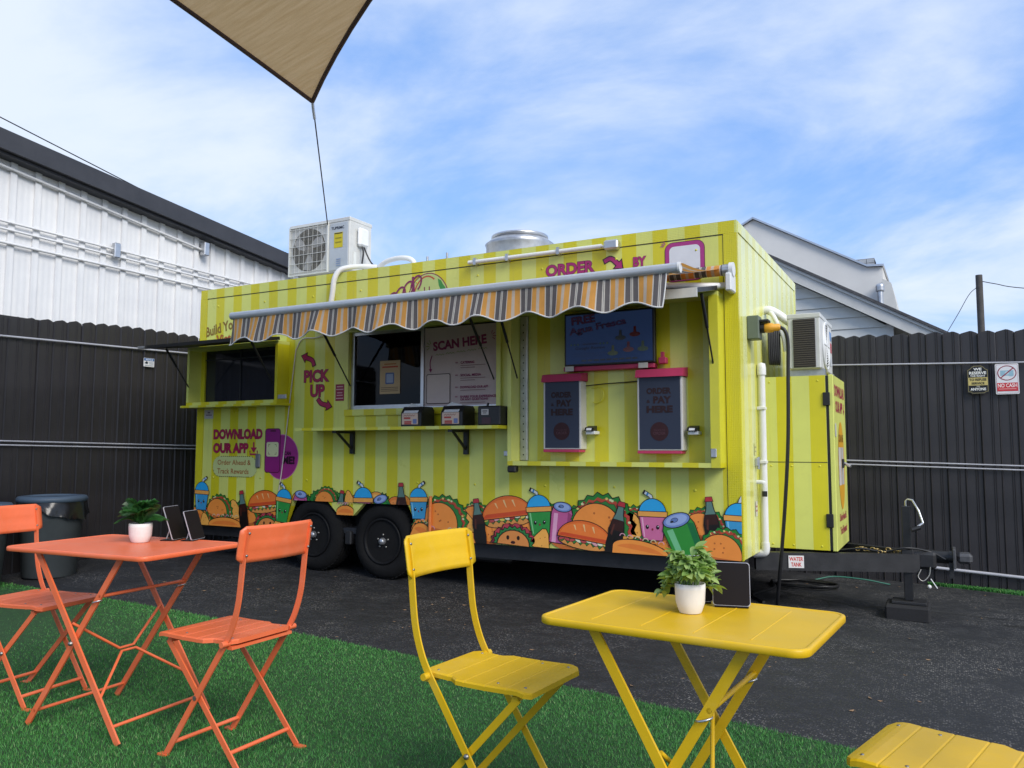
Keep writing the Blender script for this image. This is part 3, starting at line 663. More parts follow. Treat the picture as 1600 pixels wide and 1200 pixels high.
# tongue
mb = MB(); bt, bb = .385, .255
for (x0, y0, x1, y1) in ((-.05, .62, 1.02, 1.06), (-.05, 1.85, 1.02, 1.26)):
    d = Vector((x1-x0, y1-y0, 0)).normalized(); q = Vector((-d.y, d.x, 0))*.035
    v8 = [Vector((x0, y0, z))+s_*q for z in (bb, bt) for s_ in (-1, 1)]+[Vector((x1, y1, z))+s_*q for z in (bb, bt) for s_ in (-1, 1)]
    part(MB().add(v8, [[0, 1, 3, 2], [4, 6, 7, 5], [0, 4, 5, 1], [2, 3, 7, 6], [0, 2, 6, 4], [1, 5, 7, 3]], M_frame), 'tongue_beam')
M_pint = mat('worn_steel', (.10, .10, .105), .5, .6, var=.3, vscale=20)
cp = part(MB().box(.88, 1.14, 1.06, 1.26, .275, .40, M_frame, .02), 'coupler_block')
part(MB().tube([(1.10, 1.16, .36), (1.24, 1.16, .36)], .045, M_black, 14).tube([(1.22, 1.16, .36), (1.26, 1.16, .36)], .05, M_black, 14), 'coupler_sleeve', cp)
part(MB().box(1.245, 1.265, 1.06, 1.26, .29, .43, M_pint, .004), 'coupler_flange', cp)
part(MB().box(1.27, 1.37, 1.09, 1.23, .325, .40, M_pint, .02), 'pintle_eye', cp); part(MB().box(1.22, 1.25, 1.10, 1.22, .22, .33, M_frame), 'coupler_lug', cp)
jk = part(MB().box(.925, .985, 1.02, 1.08, .05, .73, M_black, .004), 'jack_post')
part(MB().box(.84, 1.07, .96, 1.14, .029, .05, M_frame, .004), 'jack_foot', jk)
part(MB().box(.915, .995, 1.01, 1.09, .36, .42, M_frame, .006), 'jack_collar', jk)
part(MB().tube([(.955, 1.05, .73), (.955, 1.05, .765), (.97, 1.05, .78), (1.0, 1.03, .775), (1.04, 1.0, .70), (1.065, .985, .615)], .008, M_alu, 8).tube([(1.065, .985, .615), (1.03, .97, .59)], .009, M_alu, 8).tube([(1.045, .97, .585), (.99, .955, .565)], .016, M_black, 8), 'jack_crank', jk)
mb = MB()
for i in range(12): # safety chain links
    x = .62+.026*i; z = .40+.012*math.sin(i*1.7); a = i % 2
    mb.tube([(x+.016*math.cos(t_), 1.02+(.012*math.sin(t_) if a else .002)+.03*math.sin(i*.8), z+(.002 if a else .012*math.sin(t_))) for t_ in np.linspace(0, 2*math.pi, 9)], .004, mat('brass_chain', (.45, .33, .14), .35, .8), 5)
part(mb, 'safety_chain')
part(MB().tube(catmull([(.5, .98, .39), (.65, .98, .41), (.8, 1.0, .395), (.95, 1.0, .43), (1.1, 1.1, .40), (1.2, 1.1, .35)]), .008, M_black, 6), 'brake_line')
part(MB().tube(catmull([(1.1, 1.03, .30), (1.09, 1.02, .24), (1.05, 1.0, .20), (1.02, 1.0, .23), (1.04, 1.02, .28)]), .005, M_screw, 6).tube([(1.10, 1.0, .22), (1.14, 1.0, .155)], .004, M_white, 5), 'breakaway_cable')
tg = Print(o=(0, .6, 0), base=.002)
ang = math.atan2(.44, 1.07); tg = Print(o=(.23, .6935, 0), a=(math.cos(ang), math.sin(ang), 0), n=(math.sin(ang), -math.cos(ang), 0), base=.004)
tg.poly([(-.055, .275), (.055, .275), (.055, .365), (-.055, .365)], '#d8d6d6').text('WATER', -.05, .05, .325, .355, '#c0392b', .03).text('TANK', -.038, .038, .285, .315, '#c0392b', .03); tg.done('water_tank_sticker', TR)
bl = MB().box(.80, 1.09, .88, 1.20, gz(.95, 1)-.01, .028, mat('block_black', (.013, .013, .015), .85, var=.3, bump=.4), .012).build('support_block'); tag(bl, 'black rectangular block under the trailer jack foot', 'block')

# ---- service window one (left): protruding box frame, pane, flap
def box_frame(name, x0, x1, z0, z1, d, th, m=M_wrap_plain, mside=None):
    f = part(MB().box(x0, x1, -d, -.001, z0, z0+th, M_wrap), name)
    part(MB().box(x0, x1, -d, -.001, z1-th, z1, m), 'frame_head', f); part(MB().box(x0, x0+th, -d, -.001, z0+th, z1-th, m), 'frame_jamb', f)
    part(MB().box(x1-th, x1, -d, -.001, z0+th, z1-th, mside or m), 'frame_jamb', f); return f
M_pane = mat('dark_glass', (.010, .013, .022), .08, var=0, spec=.6)
f1 = box_frame('left_window_frame', -5.37, -4.155, 1.565, 2.143, .15, .03, M_wrap_plain, M_wrap_corner)
part(MB().box(-5.41, -4.12, -.185, -.002, 1.543, 1.564, M_wrap), 'left_window_ledge')
part(MB().box(-5.33, -4.18, .012, .02, 1.59, 2.115, M_pane), 'left_window_pane')
part(MB().box(-4.80, -4.79, .002, .0118, 1.60, 2.11, M_dark).box(-5.33, -4.18, .001, .0115, 2.02, 2.03, M_dark), 'left_window_bar')
part(MB().box(-4.155, -4.05, -.14, -.13, 1.60, 1.64, M_gal, .003), 'window_latch')
def flap(x0, x1, y0, z0, y1, z1, th=.03):
    d = Vector((0, y1-y0, z1-z0)).normalized(); n_ = Vector((0, -d.z, d.y))*th
    a = [Vector((x, y, z)) for x in (x0, x1) for y, z in ((y0, z0), (y1, z1))]
    vs = a+[p_-n_*(1 if n_.z < 0 else -1) for p_ in a]
    return MB().add(vs, [[0, 1, 3, 2], [4, 6, 7, 5], [0, 4, 5, 1], [2, 3, 7, 6], [0, 2, 6, 4], [1, 5, 7, 3]], M_black)
def strut(x, p0, p1):
    a, b = Vector((x, *p0)), Vector((x, *p1)); m_ = a.lerp(b, .45)
    return MB().tube([a, m_], .011, M_black, 8).tube([m_, b], .006, M_black, 8)
g1 = part(flap(-5.40, -4.13, -.15, 2.145, -.64, 2.078), 'window_flap'); part(MB().box(-5.44, -5.36, -.66, -.635, 2.08, 2.105, M_alu), 'flap_edge', g1)
part(strut(-5.345, (-.42, 2.10), (-.14, 1.74)), 'gas_strut'); part(strut(-4.21, (-.42, 2.10), (-.14, 1.74)), 'gas_strut')
# ---- pickup window: sash, glass, interior, poster
f2 = part(MB().box(-3.46, -1.865, -.03, -.001, 1.435, 1.49, M_wrap), 'pickup_window_frame')
part(MB().box(-3.46, -3.42, -.03, -.001, 1.4905, 2.22, M_wrap_plain), 'frame_jamb', f2); part(MB().box(-1.905, -1.865, -.03, -.001, 1.4905, 2.22, M_wrap_plain), 'frame_jamb', f2); part(MB().box(-3.4195, -1.9055, -.03, -.001, 2.18, 2.22, M_wrap_plain), 'frame_head', f2)
mb = MB()
for x0, x1, z0, z1 in ((-3.42, -3.385, 1.49, 2.18), (-2.665, -2.635, 1.4905, 2.18), (-3.3845, -2.6655, 1.49, 1.525), (-3.3845, -2.6655, 2.15, 2.18), (-2.6345, -1.906, 1.49, 1.502)): mb.box(x0, x1, .01, .045, z0, z1, M_alu)
part(mb, 'window_sash')
M_glass, t = newmat('window_glass', .03)
tb = t.n('ShaderNodeBsdfTransparent'); tb.inputs[0].default_value = (.20, .23, .30, 1); gl = t.n('ShaderNodeBsdfGlossy'); gl.inputs['Roughness'].default_value = .03
fz = t.n('ShaderNodeFresnel'); fz.inputs[0].default_value = 1.28; ms = t.n('ShaderNodeMixShader'); t.l(fz.outputs[0], ms.inputs[0]); t.l(tb.outputs[0], ms.inputs[1]); t.l(gl.outputs[0], ms.inputs[2]); t.l(ms.outputs[0], t.nt.nodes['Material Output'].inputs[0])
part(MB().box(-3.3845, -2.6655, .026, .03, 1.525, 2.15, M_glass), 'window_glass')
part(MB().box(-3.3, -2.0, 1.2, 1.8, .45, 1.35, M_steel, .01), 'kitchen_counter'); part(MB().box(-3.2, -2.4, 1.5, 2.2, 1.9, 2.3, M_steel, .02), 'extractor_hood'); part(MB().box(-2.95, -2.6, 1.3, 1.7, 1.36, 1.7, M_steel, .02), 'kitchen_fryer')
ps = Print(o=(0, .028, 0), base=.006, gloss=.5)
ps.poly([(-2.632, 1.503), (-1.91, 1.503), (-1.91, 2.165), (-2.632, 2.165)], '#b9a9a8')
ps.text('SCAN HERE', -2.545, -2.02, 1.965, 2.045, '#7d1450', .045, rot=.07)
for a_ in (0, 35, 70, -35): ps.line([(-2.565-.02*math.cos(R_(a_)), 2.01+.02*math.sin(R_(a_))), (-2.565-.055*math.cos(R_(a_)), 2.01+.055*math.sin(R_(a_)))], .006, '#6f8a35'); ps.line([(-1.985+.02*math.cos(R_(a_)), 2.06+.02*math.sin(R_(a_))), (-1.985+.05*math.cos(R_(a_)), 2.06+.05*math.sin(R_(a_)))], .006, '#9c3a5a')
ps.line(catmull([(-2.555, 1.93, 0), (-2.575, 1.87, 0), (-2.57, 1.81, 0)], 4).__class__([(p_.x, p_.y) for p_ in catmull([(-2.555, 1.93, 0), (-2.575, 1.87, 0), (-2.57, 1.81, 0)], 4)]), .01, '#7d1450').poly([(-2.588, 1.815), (-2.552, 1.815), (-2.568, 1.785)], '#7d1450')
for q_ in range(5): ps.line([(-2.52+.105*q_+.014*i_, 1.934+.0075*q_+.006*((i_ % 2)*2-1)) for i_ in range(7)], .005, '#6f8a35')
ps.poly(rrect(-2.61, -2.37, 1.52, 1.772, .015), '#2a1a1c').poly(rrect(-2.604, -2.376, 1.526, 1.766, .013), '#c2b3b0')
for z, tx, sub in ((1.845, 'CATERING', 2), (1.74, 'SOCIAL MEDIA', 2), (1.64, 'DOWNLOAD OUR APP', 1), (1.562, 'SHARE YOUR EXPERIENCE', 0), (1.538, 'OR ANY QUESTIONS', 1)):
    w = .0195*len(tx)*.85; ps.text(tx, -2.27, min(-1.93, -2.27+w), z, z+.021, '#7d1450', .03)
    for s_ in range(sub): ps.line([(-2.27, z-.014-.018*s_), (-2.27+(.24-.1*s_ if z < 1.9 else .2), z-.014-.018*s_)], .006, '#8d7678')
    if tx[0] != 'O': ps.line([(-2.32, z+.012), (-2.295, z+.012)], .012, '#9c7480')
ps.done('scan_here_poster', TR)
pp = Print(o=(0, .022, 0), base=.001, gloss=.6); pp.poly([(-3.105, 1.62), (-2.888, 1.62), (-2.888, 1.91), (-3.105, 1.91)], '#b39a78').line([(-3.06, 1.88), (-2.93, 1.88)], .012, '#a06a3c').line([(-3.08, 1.855), (-2.91, 1.855)], .014, '#a8432e').poly(rrect(-3.045, -2.95, 1.705, 1.805, .01), '#4a5f92').poly(rrect(-3.033, -2.962, 1.717, 1.793, .006), '#8f9cba')
for z in (1.675, 1.66, 1.645): pp.line([(-3.09, z), (-2.905, z)], .005, '#5b4a3a')
pp.done('window_flyer', TR)
g2 = part(flap(-3.45, -1.88, -.03, 2.225, -.62, 2.13), 'window_flap')
part(strut(-3.40, (-.40, 2.15), (-.02, 1.70)), 'gas_strut'); part(strut(-1.93, (-.40, 2.15), (-.02, 1.70)), 'gas_strut')
# ---- order alcove: box frame, back panel, flap
f3 = box_frame('order_alcove_frame', -1.735, -.102, 1.02, 2.225, .15, .032, M_wrap_plain, M_wrap_yel)
part(MB().box(-.165, -.105, -.152, -.1505, 1.02, 2.2, M_wrap_yel), 'alcove_jamb_face')
part(MB().box(-1.70, -.13, .02, .04, 1.05, 2.20, M_wrap), 'alcove_back_panel')
part(MB().box(-1.70, -1.635, -.012, .019, 1.055, 2.19, M_gal, .004), 'hatch_track'); mb = MB()
for z in np.arange(1.1, 2.15, .06): mb.lathe([(.0001, -.0135), (.006, -.0135)], M_dark, 8, (-1.668, 0, z), 1)
part(mb, 'track_holes')
part(MB().box(-1.735, -1.66, -.16, -.10, .965, 1.018, M_black, .01), 'hinge_block'); part(MB().box(-.165, -.125, -.165, -.153, 1.09, 1.15, M_gal, .004), 'toggle_latch'); part(MB().box(-1.845, -1.80, -.012, -.001, 1.09, 1.13, M_gal, .003), 'wall_bracket')
g3 = part(flap(-1.74, -.10, -.15, 2.23, -.66, 2.125), 'window_flap'); part(MB().box(-1.74, -.10, -.675, -.662, 2.095, 2.155, M_offwhite), 'flap_edge', g3)
part(strut(-1.66, (-.42, 2.16), (-.13, 1.69)), 'gas_strut'); part(strut(-.14, (-.42, 2.16), (-.13, 1.70)), 'gas_strut')
part(MB().tube(catmull([(-1.14, .0, 1.62), (-1.0, .0, 1.63), (-.85, .0, 1.635), (-.72, .0, 1.64)]), .004, M_black, 5).tube([(-1.06+.06*math.cos(a_), .0, 1.55+.06*math.sin(a_)) for a_ in np.linspace(-2, 2.2, 14)], .004, M_wrap_yel, 5), 'alcove_cable')
# ---- shelf and brackets
sh = part(MB().box(-3.80, -1.745, -.28, -.001, 1.30, 1.325, M_wrap), 'serving_shelf')
for x in (-3.37, -2.19): part(MB().box(x-.02, x+.02, -.03, -.002, 1.10, 1.298, M_black).box(x-.02, x+.02, -.26, -.03, 1.278, 1.298, M_black).bar([(0, 0), (0, .001)], .001, .001, M_black) if False else MB().box(x-.02, x+.02, -.03, -.002, 1.10, 1.298, M_black).box(x-.02, x+.02, -.26, -.031, 1.278, 1.298, M_black).tube([(x, -.02, 1.14), (x, -.22, 1.285)], .012, M_black, 6), 'shelf_bracket', sh)
# ---- wall hardware
part(MB().tube([(-2.165, -.035, 2.672), (-.99, -.035, 2.668)], .017, M_pvc, 10), 'light_conduit')
for x in (-2.1, -1.8, -1.35): part(MB().box(x-.012, x+.012, -.055, -.001, 2.645, 2.70, M_gal), 'conduit_clip')
part(MB().box(-.965, -.85, -.075, -.001, 2.628, 2.70, M_alu, .012), 'junction_box'); part(MB().tube(catmull([(-.99, -.035, 2.668), (-.975, -.045, 2.66), (-.96, -.04, 2.65)]), .009, M_white, 6), 'conduit_tail')
part(MB().tube(catmull([(-3.28, .18, 2.80), (-3.42, .08, 2.80), (-3.53, -.02, 2.765), (-3.575, -.055, 2.68), (-3.60, -.05, 2.55), (-3.635, -.04, 2.40), (-3.66, -.035, 2.28)]), .024, M_pvc, 12), 'refrigerant_hose')
part(MB().tube(catmull([(-3.45, .35, 2.80), (-3.3, .33, 2.88), (-3.1, .3, 2.89), (-2.97, .3, 2.85), (-2.93, .3, 2.74)]), .024, M_pvc, 12), 'refrigerant_hose')
part(MB().tube(catmull([(-3.66, -.03, 2.20), (-3.8, -.02, 2.16), (-3.98, -.012, 2.16), (-4.05, -.01, 2.08), (-4.08, -.01, 1.95), (-4.20, -.009, 1.0), (-4.245, -.009, .70), (-4.255, -.009, .42)], 8), .0055, mat('drain_line', (.62, .55, .5), .5), 6), 'drain_line')
part(MB().box(-4.545, -4.485, -.022, -.001, .962, 1.095, mat('latch_grey', (.17, .18, .19), .45, .3), .012), 'hatch_latch')
part(MB().tube([(-2.53, -.03, .44), (-2.525, -.03, .755)], .014, mat('marker_orange', (.75, .21, .05), .5, var=.2, vscale=30), 8), 'marker_rod')
# roof exhaust
vt = part(MB().lathe([(.29, 0), (.29, .13), (.30, .15), (.25, .19), (.235, .19), (.235, .215), (.20, .222), (.12, .20), (.0001, .195)], M_gal, 40, (-1.93, .42, 2.737)), 'roof_exhaust')
part(MB().lathe([(.236, .20), (.245, .205), (.245, .225), (.236, .228)], M_alu, 40, (-1.93, .42, 2.737)), 'exhaust_ring', vt)
for x, z in ((-2.42, .06), (-2.62, .05)): part(MB().tube([(x, .03, 2.74), (x, .03, 2.74+z)], .01, M_gal, 8), 'roof_stub')

# ---- printed lettering and graphics on the trailer front
MAG, MAG2, OL = '#a31c4c', '#9a2a78', '#3a0c20'
def wp(base=.002): return Print(base=base)
def arrow(p, pts, w, hd, c, ol='#2a0a18'):
    q = [(v.x, v.y) for v in catmull([(a, b, 0) for a, b in pts], 5)]; e = Vector(q[-1]); d = (e-Vector(q[-3])).normalized(); n_ = Vector((-d.y, d.x))
    for g, col in ((.007, ol), (0, c)):
        p.line([Vector(q[0])-(Vector(q[1])-Vector(q[0])).normalized()*g]+[Vector(a) for a in q[1:]], w+2*g, col)
        h = [e+n_*(hd+g*1.8)-d*g, e-n_*(hd+g*1.8)-d*g, e+d*(hd*1.25+g*2)]; p.poly([tuple(a) for a in h], col)
p = wp(); p.text('Build Your', -5.285, -4.80, 2.262, 2.36, '#8a6a1c', .015, .012, '#5a3a10', rot=.16).text('Viet-', -5.135, -4.90, 2.185, 2.27, '#a8502a', .02, .01, '#5a2a10', rot=.05); p.done('build_your_lettering', TR)
p = wp(); p.text('PICK', -3.965, -3.665, 1.752, 1.865, MAG, .035, .025, OL).text('UP', -3.885, -3.715, 1.615, 1.728, MAG, .035, .025, OL)
arrow(p, [(-3.845, 1.905), (-3.87, 1.955), (-3.945, 1.985)], .035, .042, MAG); arrow(p, [(-3.79, 1.595), (-3.75, 1.555), (-3.68, 1.535)], .035, .042, MAG); p.done('pick_up_lettering', TR)
p = wp(); p.poly([(-3.585, 1.572), (-3.485, 1.572), (-3.485, 1.722), (-3.585, 1.722)], '#8c1f3a')
for z, w in ((1.70, .035), (1.675, .042), (1.645, .03), (1.622, .035), (1.595, .042)): p.line([(-3.535-w, z), (-3.535+w, z)], .009, '#c99aa2')
p.done('red_notice_sticker', TR)
p = wp(); p.poly([(-5.275, 1.44), (-5.15, 1.44), (-5.15, 1.527), (-5.275, 1.527)], '#b8b4b4').line([(-5.255, 1.475), (-5.17, 1.475)], .012, '#7d6a78').line([(-5.23, 1.50), (-5.195, 1.50)], .014, '#6a5a68'); p.done('white_label', TR)
p = wp(); p.text('DOWNLOAD', -5.135, -4.475, 1.235, 1.332, MAG, .045, .02, OL).text('OUR APP', -5.135, -4.655, 1.10, 1.197, MAG, .045, .02, OL)
p.line([(-4.583, 1.205), (-4.583, 1.14)], .018, MAG).poly([(-4.625, 1.155), (-4.54, 1.155), (-4.583, 1.105)], MAG).line([(-4.63, 1.125), (-4.63, 1.09), (-4.535, 1.09), (-4.535, 1.125)], .016, MAG)
pl = rrect(-5.13, -4.53, .872, 1.068, .095, 8); p.poly(pl, '#bfc986')
for i in range(0, len(pl)): 
    a, b = Vector(pl[i]), Vector(pl[(i+1) % len(pl)]); n_ = max(1, int((b-a).length/.026))
    for j in range(n_):
        if n_ == 1 and i % 2: continue
        u, v_ = a.lerp(b, j/n_), a.lerp(b, (j+.55)/n_); p.mb.add([p.P(q) for q in (u+Vector((.0, .003)), u-Vector((.0, .003)), v_-Vector((.003, .003)), v_+Vector((.003, .003)))], [[0, 1, 2, 3]], p.M('#23261a'))
p.k += p.st
p.text('Order Ahead &', -5.065, -4.615, .985, 1.035, '#9c5a28', .012).text('Track Rewards', -5.065, -4.64, .90, .95, '#9c5a28', .012); p.done('download_app_lettering', TR)
p = wp(); p.poly(ell(-4.222, 1.067, .203, .203, n=40), MAG2, .008, '#c46a9c').poly(rrect(-4.43, -4.245, .925, 1.327, .025), '#8a1f70', .007, OL).line([(-4.37, 1.31), (-4.30, 1.31)], .012, OL)
p.poly(rrect(-4.415, -4.262, 1.07, 1.205, .018), '#cfcf9e')
for sx, sz in ((-1, -1), (1, -1), (1, 1), (-1, 1)): cx0, cz0 = -4.339+sx*.05, 1.137+sz*.045; p.line([(cx0-sx*.02, cz0), (cx0, cz0), (cx0, cz0-sz*.02)], .005, '#55602a')
p.text('SCAN', -4.205, -4.105, 1.083, 1.118, '#2a0a22', .03).text('ME!', -4.205, -4.055, 1.0, 1.075, '#2a0a22', .05); p.done('scan_me_graphic', TR)
p = wp(); p.text('ORDER', -1.475, -1.065, 2.487, 2.580, '#a3246a', .04, .022, OL); arrow(p, [(-.985, 2.555), (-.93, 2.572), (-.875, 2.525)], .03, .04, '#a3246a'); p.text('BY', -.755, -.655, 2.49, 2.562, '#a3246a', .04, .018, OL); p.done('order_by_lettering', TR)
p = wp(); p.poly(rrect(-.51, -.225, 2.35, 2.632, .055, 6), '#a3347c', .004, OL).poly(rrect(-.48, -.255, 2.38, 2.604, .035, 6), '#d5d8dd')
for a_ in (120, 145, 170): p.line([(-.50+.02*math.cos(R_(a_)), 2.61+.02*math.sin(R_(a_))), (-.50+.045*math.cos(R_(a_)), 2.61+.045*math.sin(R_(a_)))], .006, '#a3347c')
p.done('pink_code_sticker', TR)
# taco logo line drawing above the awning
p = wp(); p.poly(ell(-2.59, 2.36, .215, .27, 0, 180, 20), '#b7c678', .009, '#7d1f45').line(ell(-2.60, 2.36, .15, .25, 60, 178, 14), .014, '#b5552f')
p.poly([(-2.49, 2.58), (-2.455, 2.56), (-2.44, 2.53), (-2.415, 2.50), (-2.395, 2.44), (-2.40, 2.36), (-2.43, 2.36), (-2.44, 2.44), (-2.46, 2.48), (-2.48, 2.52)], '#3f8a3a')
for k in range(2): p.line([(-2.625+.05*k, 2.475), (-2.625+.05*k, 2.52)], .011, '#7d3a45')
for i in range(4): 
    cx0 = -2.965+.085*i; p.line(ell(cx0, 2.43+.042*i, .045, .075, -30, 230, 12, rot=-.5), .016, '#7d1f52')
p.line([(-2.745, 2.62), (-2.735, 2.5), (-2.715, 2.40)], .022, '#7d1f52'); p.done('taco_logo', TR)

# ---- cartoon food along the bottom of the wrap
OLN = '#1c1110'
def place(p, x, z, s, rot=0):
    c_, s_ = math.cos(rot)*s, math.sin(rot)*s; p.tf = lambda q: (x+q[0]*c_-q[1]*s_, z+q[0]*s_+q[1]*c_)
def wav(pts, amp, n, seed=0):
    r = random.Random(seed); out = []
    V = [Vector(a) for a in pts]; m_ = len(V)
    for i in range(m_-1):
        for j in range(n): 
            q = V[i].lerp(V[i+1], j/n); d = (V[i+1]-V[i]).normalized(); k = amp*(1 if (i*n+j) % 2 else -.6)*r.uniform(.6, 1.2); out.append((q.x-d.y*k, q.y+d.x*k))
    return out+[tuple(V[-1])]
CL = (-L+.004, -.001, ZB+.001, 1.2)
FOODN = [0]
def food(rank):
    FOODN[0] += 1; p = Print(base=.0085+rank*.0045+(FOODN[0] % 3)*.0003, step=.00015); p.clip = CL; return p
def cup(x, zt, w, h, col, flip=1, rot=0, rank=0, name='cup_print'):
    """zt: dome top; w: lid width; h: total height dome to base"""
    p = food(rank); place(p, x, zt, 1, rot); r = w/2; dh = r*.95; lw = '#e3a04e'
    st = [(0, -.02), (flip*.012, .02), (flip*.055, .045)]
    p.line(st, .030, OLN).line(st, .020, '#c9d3d8').line([(flip*.03, .030), (flip*.042, .037)], .022, '#3f7fb5').line([(flip*.055, .045), (flip*.068, .052)], .030, OLN)
    b = h-dh-.03; p.poly([(-r*.9, -dh-.02), (r*.9, -dh-.02), (r*.66, -h), (-r*.66, -h)], col, .006, OLN)
    p.poly([(-r*.78, -dh-.03), (-r*.66, -dh-.03), (-r*.52, -h+.02), (-r*.6, -h+.02)], {'#2f8f3f': '#7fc487', '#c86a96': '#e3a5c2'}.get(col, '#7cc0e0'))
    p.poly(ell(0, -dh, r*.92, dh, 0, 180, 16), '#2aa3de', .006, OLN)
    p.poly([(-r, -dh+.012), (r, -dh+.012), (r*.98, -dh-.022), (-r*.98, -dh-.022)], lw, .005, OLN)
    ez = -dh-.03-b*.42
    for s_ in (-1, 1): p.poly(ell(s_*r*.36, ez, .0125, .0155, n=12), OLN).poly(ell(s_*r*.36+.003, ez+.006, .004, .004, n=8), '#e8e8e8')
    p.poly(ell(0, ez-.016, .007, .009, n=8), '#8c2438'); return p.done(name, TR)
def bottle(x, zt, h, rot=0, rank=1):
    p = food(rank); place(p, x, zt, h/.36, rot)
    body = [(-.02, -.03), (.02, -.03), (.028, -.09), (.045, -.15), (.055, -.20), (.05, -.25), (.055, -.30), (.048, -.36), (-.048, -.36), (-.055, -.30), (-.05, -.25), (-.055, -.20), (-.045, -.15), (-.028, -.09)]
    p.poly(body, '#16100e', .005, OLN).poly([(-.018, -.032), (.018, -.032), (.025, -.085), (.038, -.125), (-.038, -.125), (-.025, -.085)], '#5a7a72').poly([(-.038, -.128), (.038, -.128), (.05, -.20), (-.05, -.20)], '#33150f')
    p.poly([(-.030, -.16), (-.018, -.16), (-.026, -.24), (-.04, -.23)], '#55291d').poly([(-.028, -.03), (.028, -.03), (.022, .0), (-.022, .0)], '#b03038', .004, OLN); return p.done('bottle_print', TR)
def taco(x, z, r, rot=0, rank=0, seed=1):
    p = food(rank); place(p, x, z, r/.2, rot)
    top = [(.215*math.cos(R_(a)), .205*math.sin(R_(a))) for a in range(-8, 190, 18)]
    p.poly(wav([(a*1.08+.03, b*1.06+.02) for a, b in top], .014, 2, seed), '#1f7a2c', .006, OLN); rr = random.Random(seed)
    p.poly(wav([(a*.97+.028, b*.97+.012) for a, b in top], .009, 2, seed+3), '#b5452f')
    p.poly(wav([(a*.90+.02, b*.90+.004) for a, b in top], .008, 2, seed+5), '#2f7a36', .003, OLN)
    for i in range(16): a = R_(rr.uniform(5, 150)); p.poly(ell(.205*math.cos(a)+.02, .198*math.sin(a)+.012, .011, .009, n=6), rr.choice(['#d9c46a', '#b8403a', '#cfd3a0', '#8c2f28']))
    p.poly(ell(-.01, 0, .175, .17, 0, 180, 20)+[(-.175, -.03), (-.10, -.06), (.08, -.06), (.16, -.03)], '#ec8f3e', .006, OLN)
    p.poly(ell(-.01, -.02, .15, .06, 200, 340, 10), '#c26a30')
    for i in range(5): p.poly(ell(rr.uniform(-.11, .09), rr.uniform(.02, .12), .008, .008, n=8), '#b8642c')
    return p.done('taco_print', TR)
def bun(x, z, w, h, rot=0, rank=0, seed=2):
    """sandwich roll: crust dome with fillings below"""
    p = food(rank); place(p, x, z, 1, rot); a = w/2; rr = random.Random(seed)
    p.poly(ell(0, -.01, a*.97, h*.30, 180, 360, 14), '#d8924a', .006, OLN)
    p.poly(wav([(a*.96-i*a*1.92/8, -.012) for i in range(9)], .02, 2, seed)+[(-a*.9, .03), (a*.9, .03)], '#3a7f38', .004, OLN)
    for i in range(9): xx = -a*.85+i*a*.21; p.poly(ell(xx, .0+rr.uniform(-.006, .008), .026, .012, n=8, rot=rr.uniform(-.4, .4)), rr.choice(['#d6c158', '#b34a4c', '#d8a0a8', '#dedec0', '#a83a34']), .0025, OLN)
    dome = ell(0, .012, a, h*.86, 0, 180, 22); p.poly(dome, '#dd6a2a', .006, OLN).poly(ell(0, .018, a*.96, h*.30, 0, 180, 18), '#cc4c26')
    p.poly(ell(0, h*.22, a*.9, h*.6, 4, 176, 18), '#e87a34')
    for k in (-.45, -.1, .25): p.poly([(a*k, h*.80-abs(k)*h*.25), (a*(k+.07), h*.8-abs(k)*h*.25), (a*(k+.13), h*.45), (a*(k+.10), h*.47)], '#e8c184')
    return p.done('sandwich_print', TR)
def can(x, z, w, h, col, rot=0, rank=0):
    p = food(rank); place(p, x, z, 1, rot); r = w/2; hi = {'#b8588c': '#dba0bf', '#2f8a34': '#6fb884'}[col]; dk = {'#b8588c': '#96406f', '#2f8a34': '#176b3a'}[col]
    p.poly([(-r*.82, -.012), (r*.82, -.012), (r, -.055), (r, -h), (-r, -h), (-r, -.055)], col, .006, OLN).poly([(-r*.78, -.06), (-r*.38, -.06), (-r*.38, -h), (-r*.78, -h)], hi).poly([(r*.58, -.04), (r*.97, -.056), (r*.97, -h), (r*.58, -h)], dk)
    p.poly(ell(0, -.008, r*.84, r*.40, n=24), '#6f88c0', .006, OLN).poly(ell(0, -.006, r*.70, r*.31, n=24), '#93a8d6').poly(ell(-r*.12, -.004, r*.22, r*.12, n=12), '#5f78b0', .003, OLN).poly(ell(-r*.3, -.01, r*.12, r*.06, n=10), OLN); return p.done('can_print', TR)
def chip(x, z, s, rot=0, rank=0, col='#efab4e'):
    p = food(rank); place(p, x, z, s, rot); p.poly([(-.9, -1), (1, -.75), (.75, -.2), (.1, .75), (-.25, .95), (-.5, .8), (-.75, 0)], col, .006/s, OLN)
    for a, b in ((-.3, .1), (.1, -.3), (.0, .4)): p.poly(ell(a, b, .05, .05, n=8), '#b87a34')
    return p.done('tortilla_chip_print', TR)
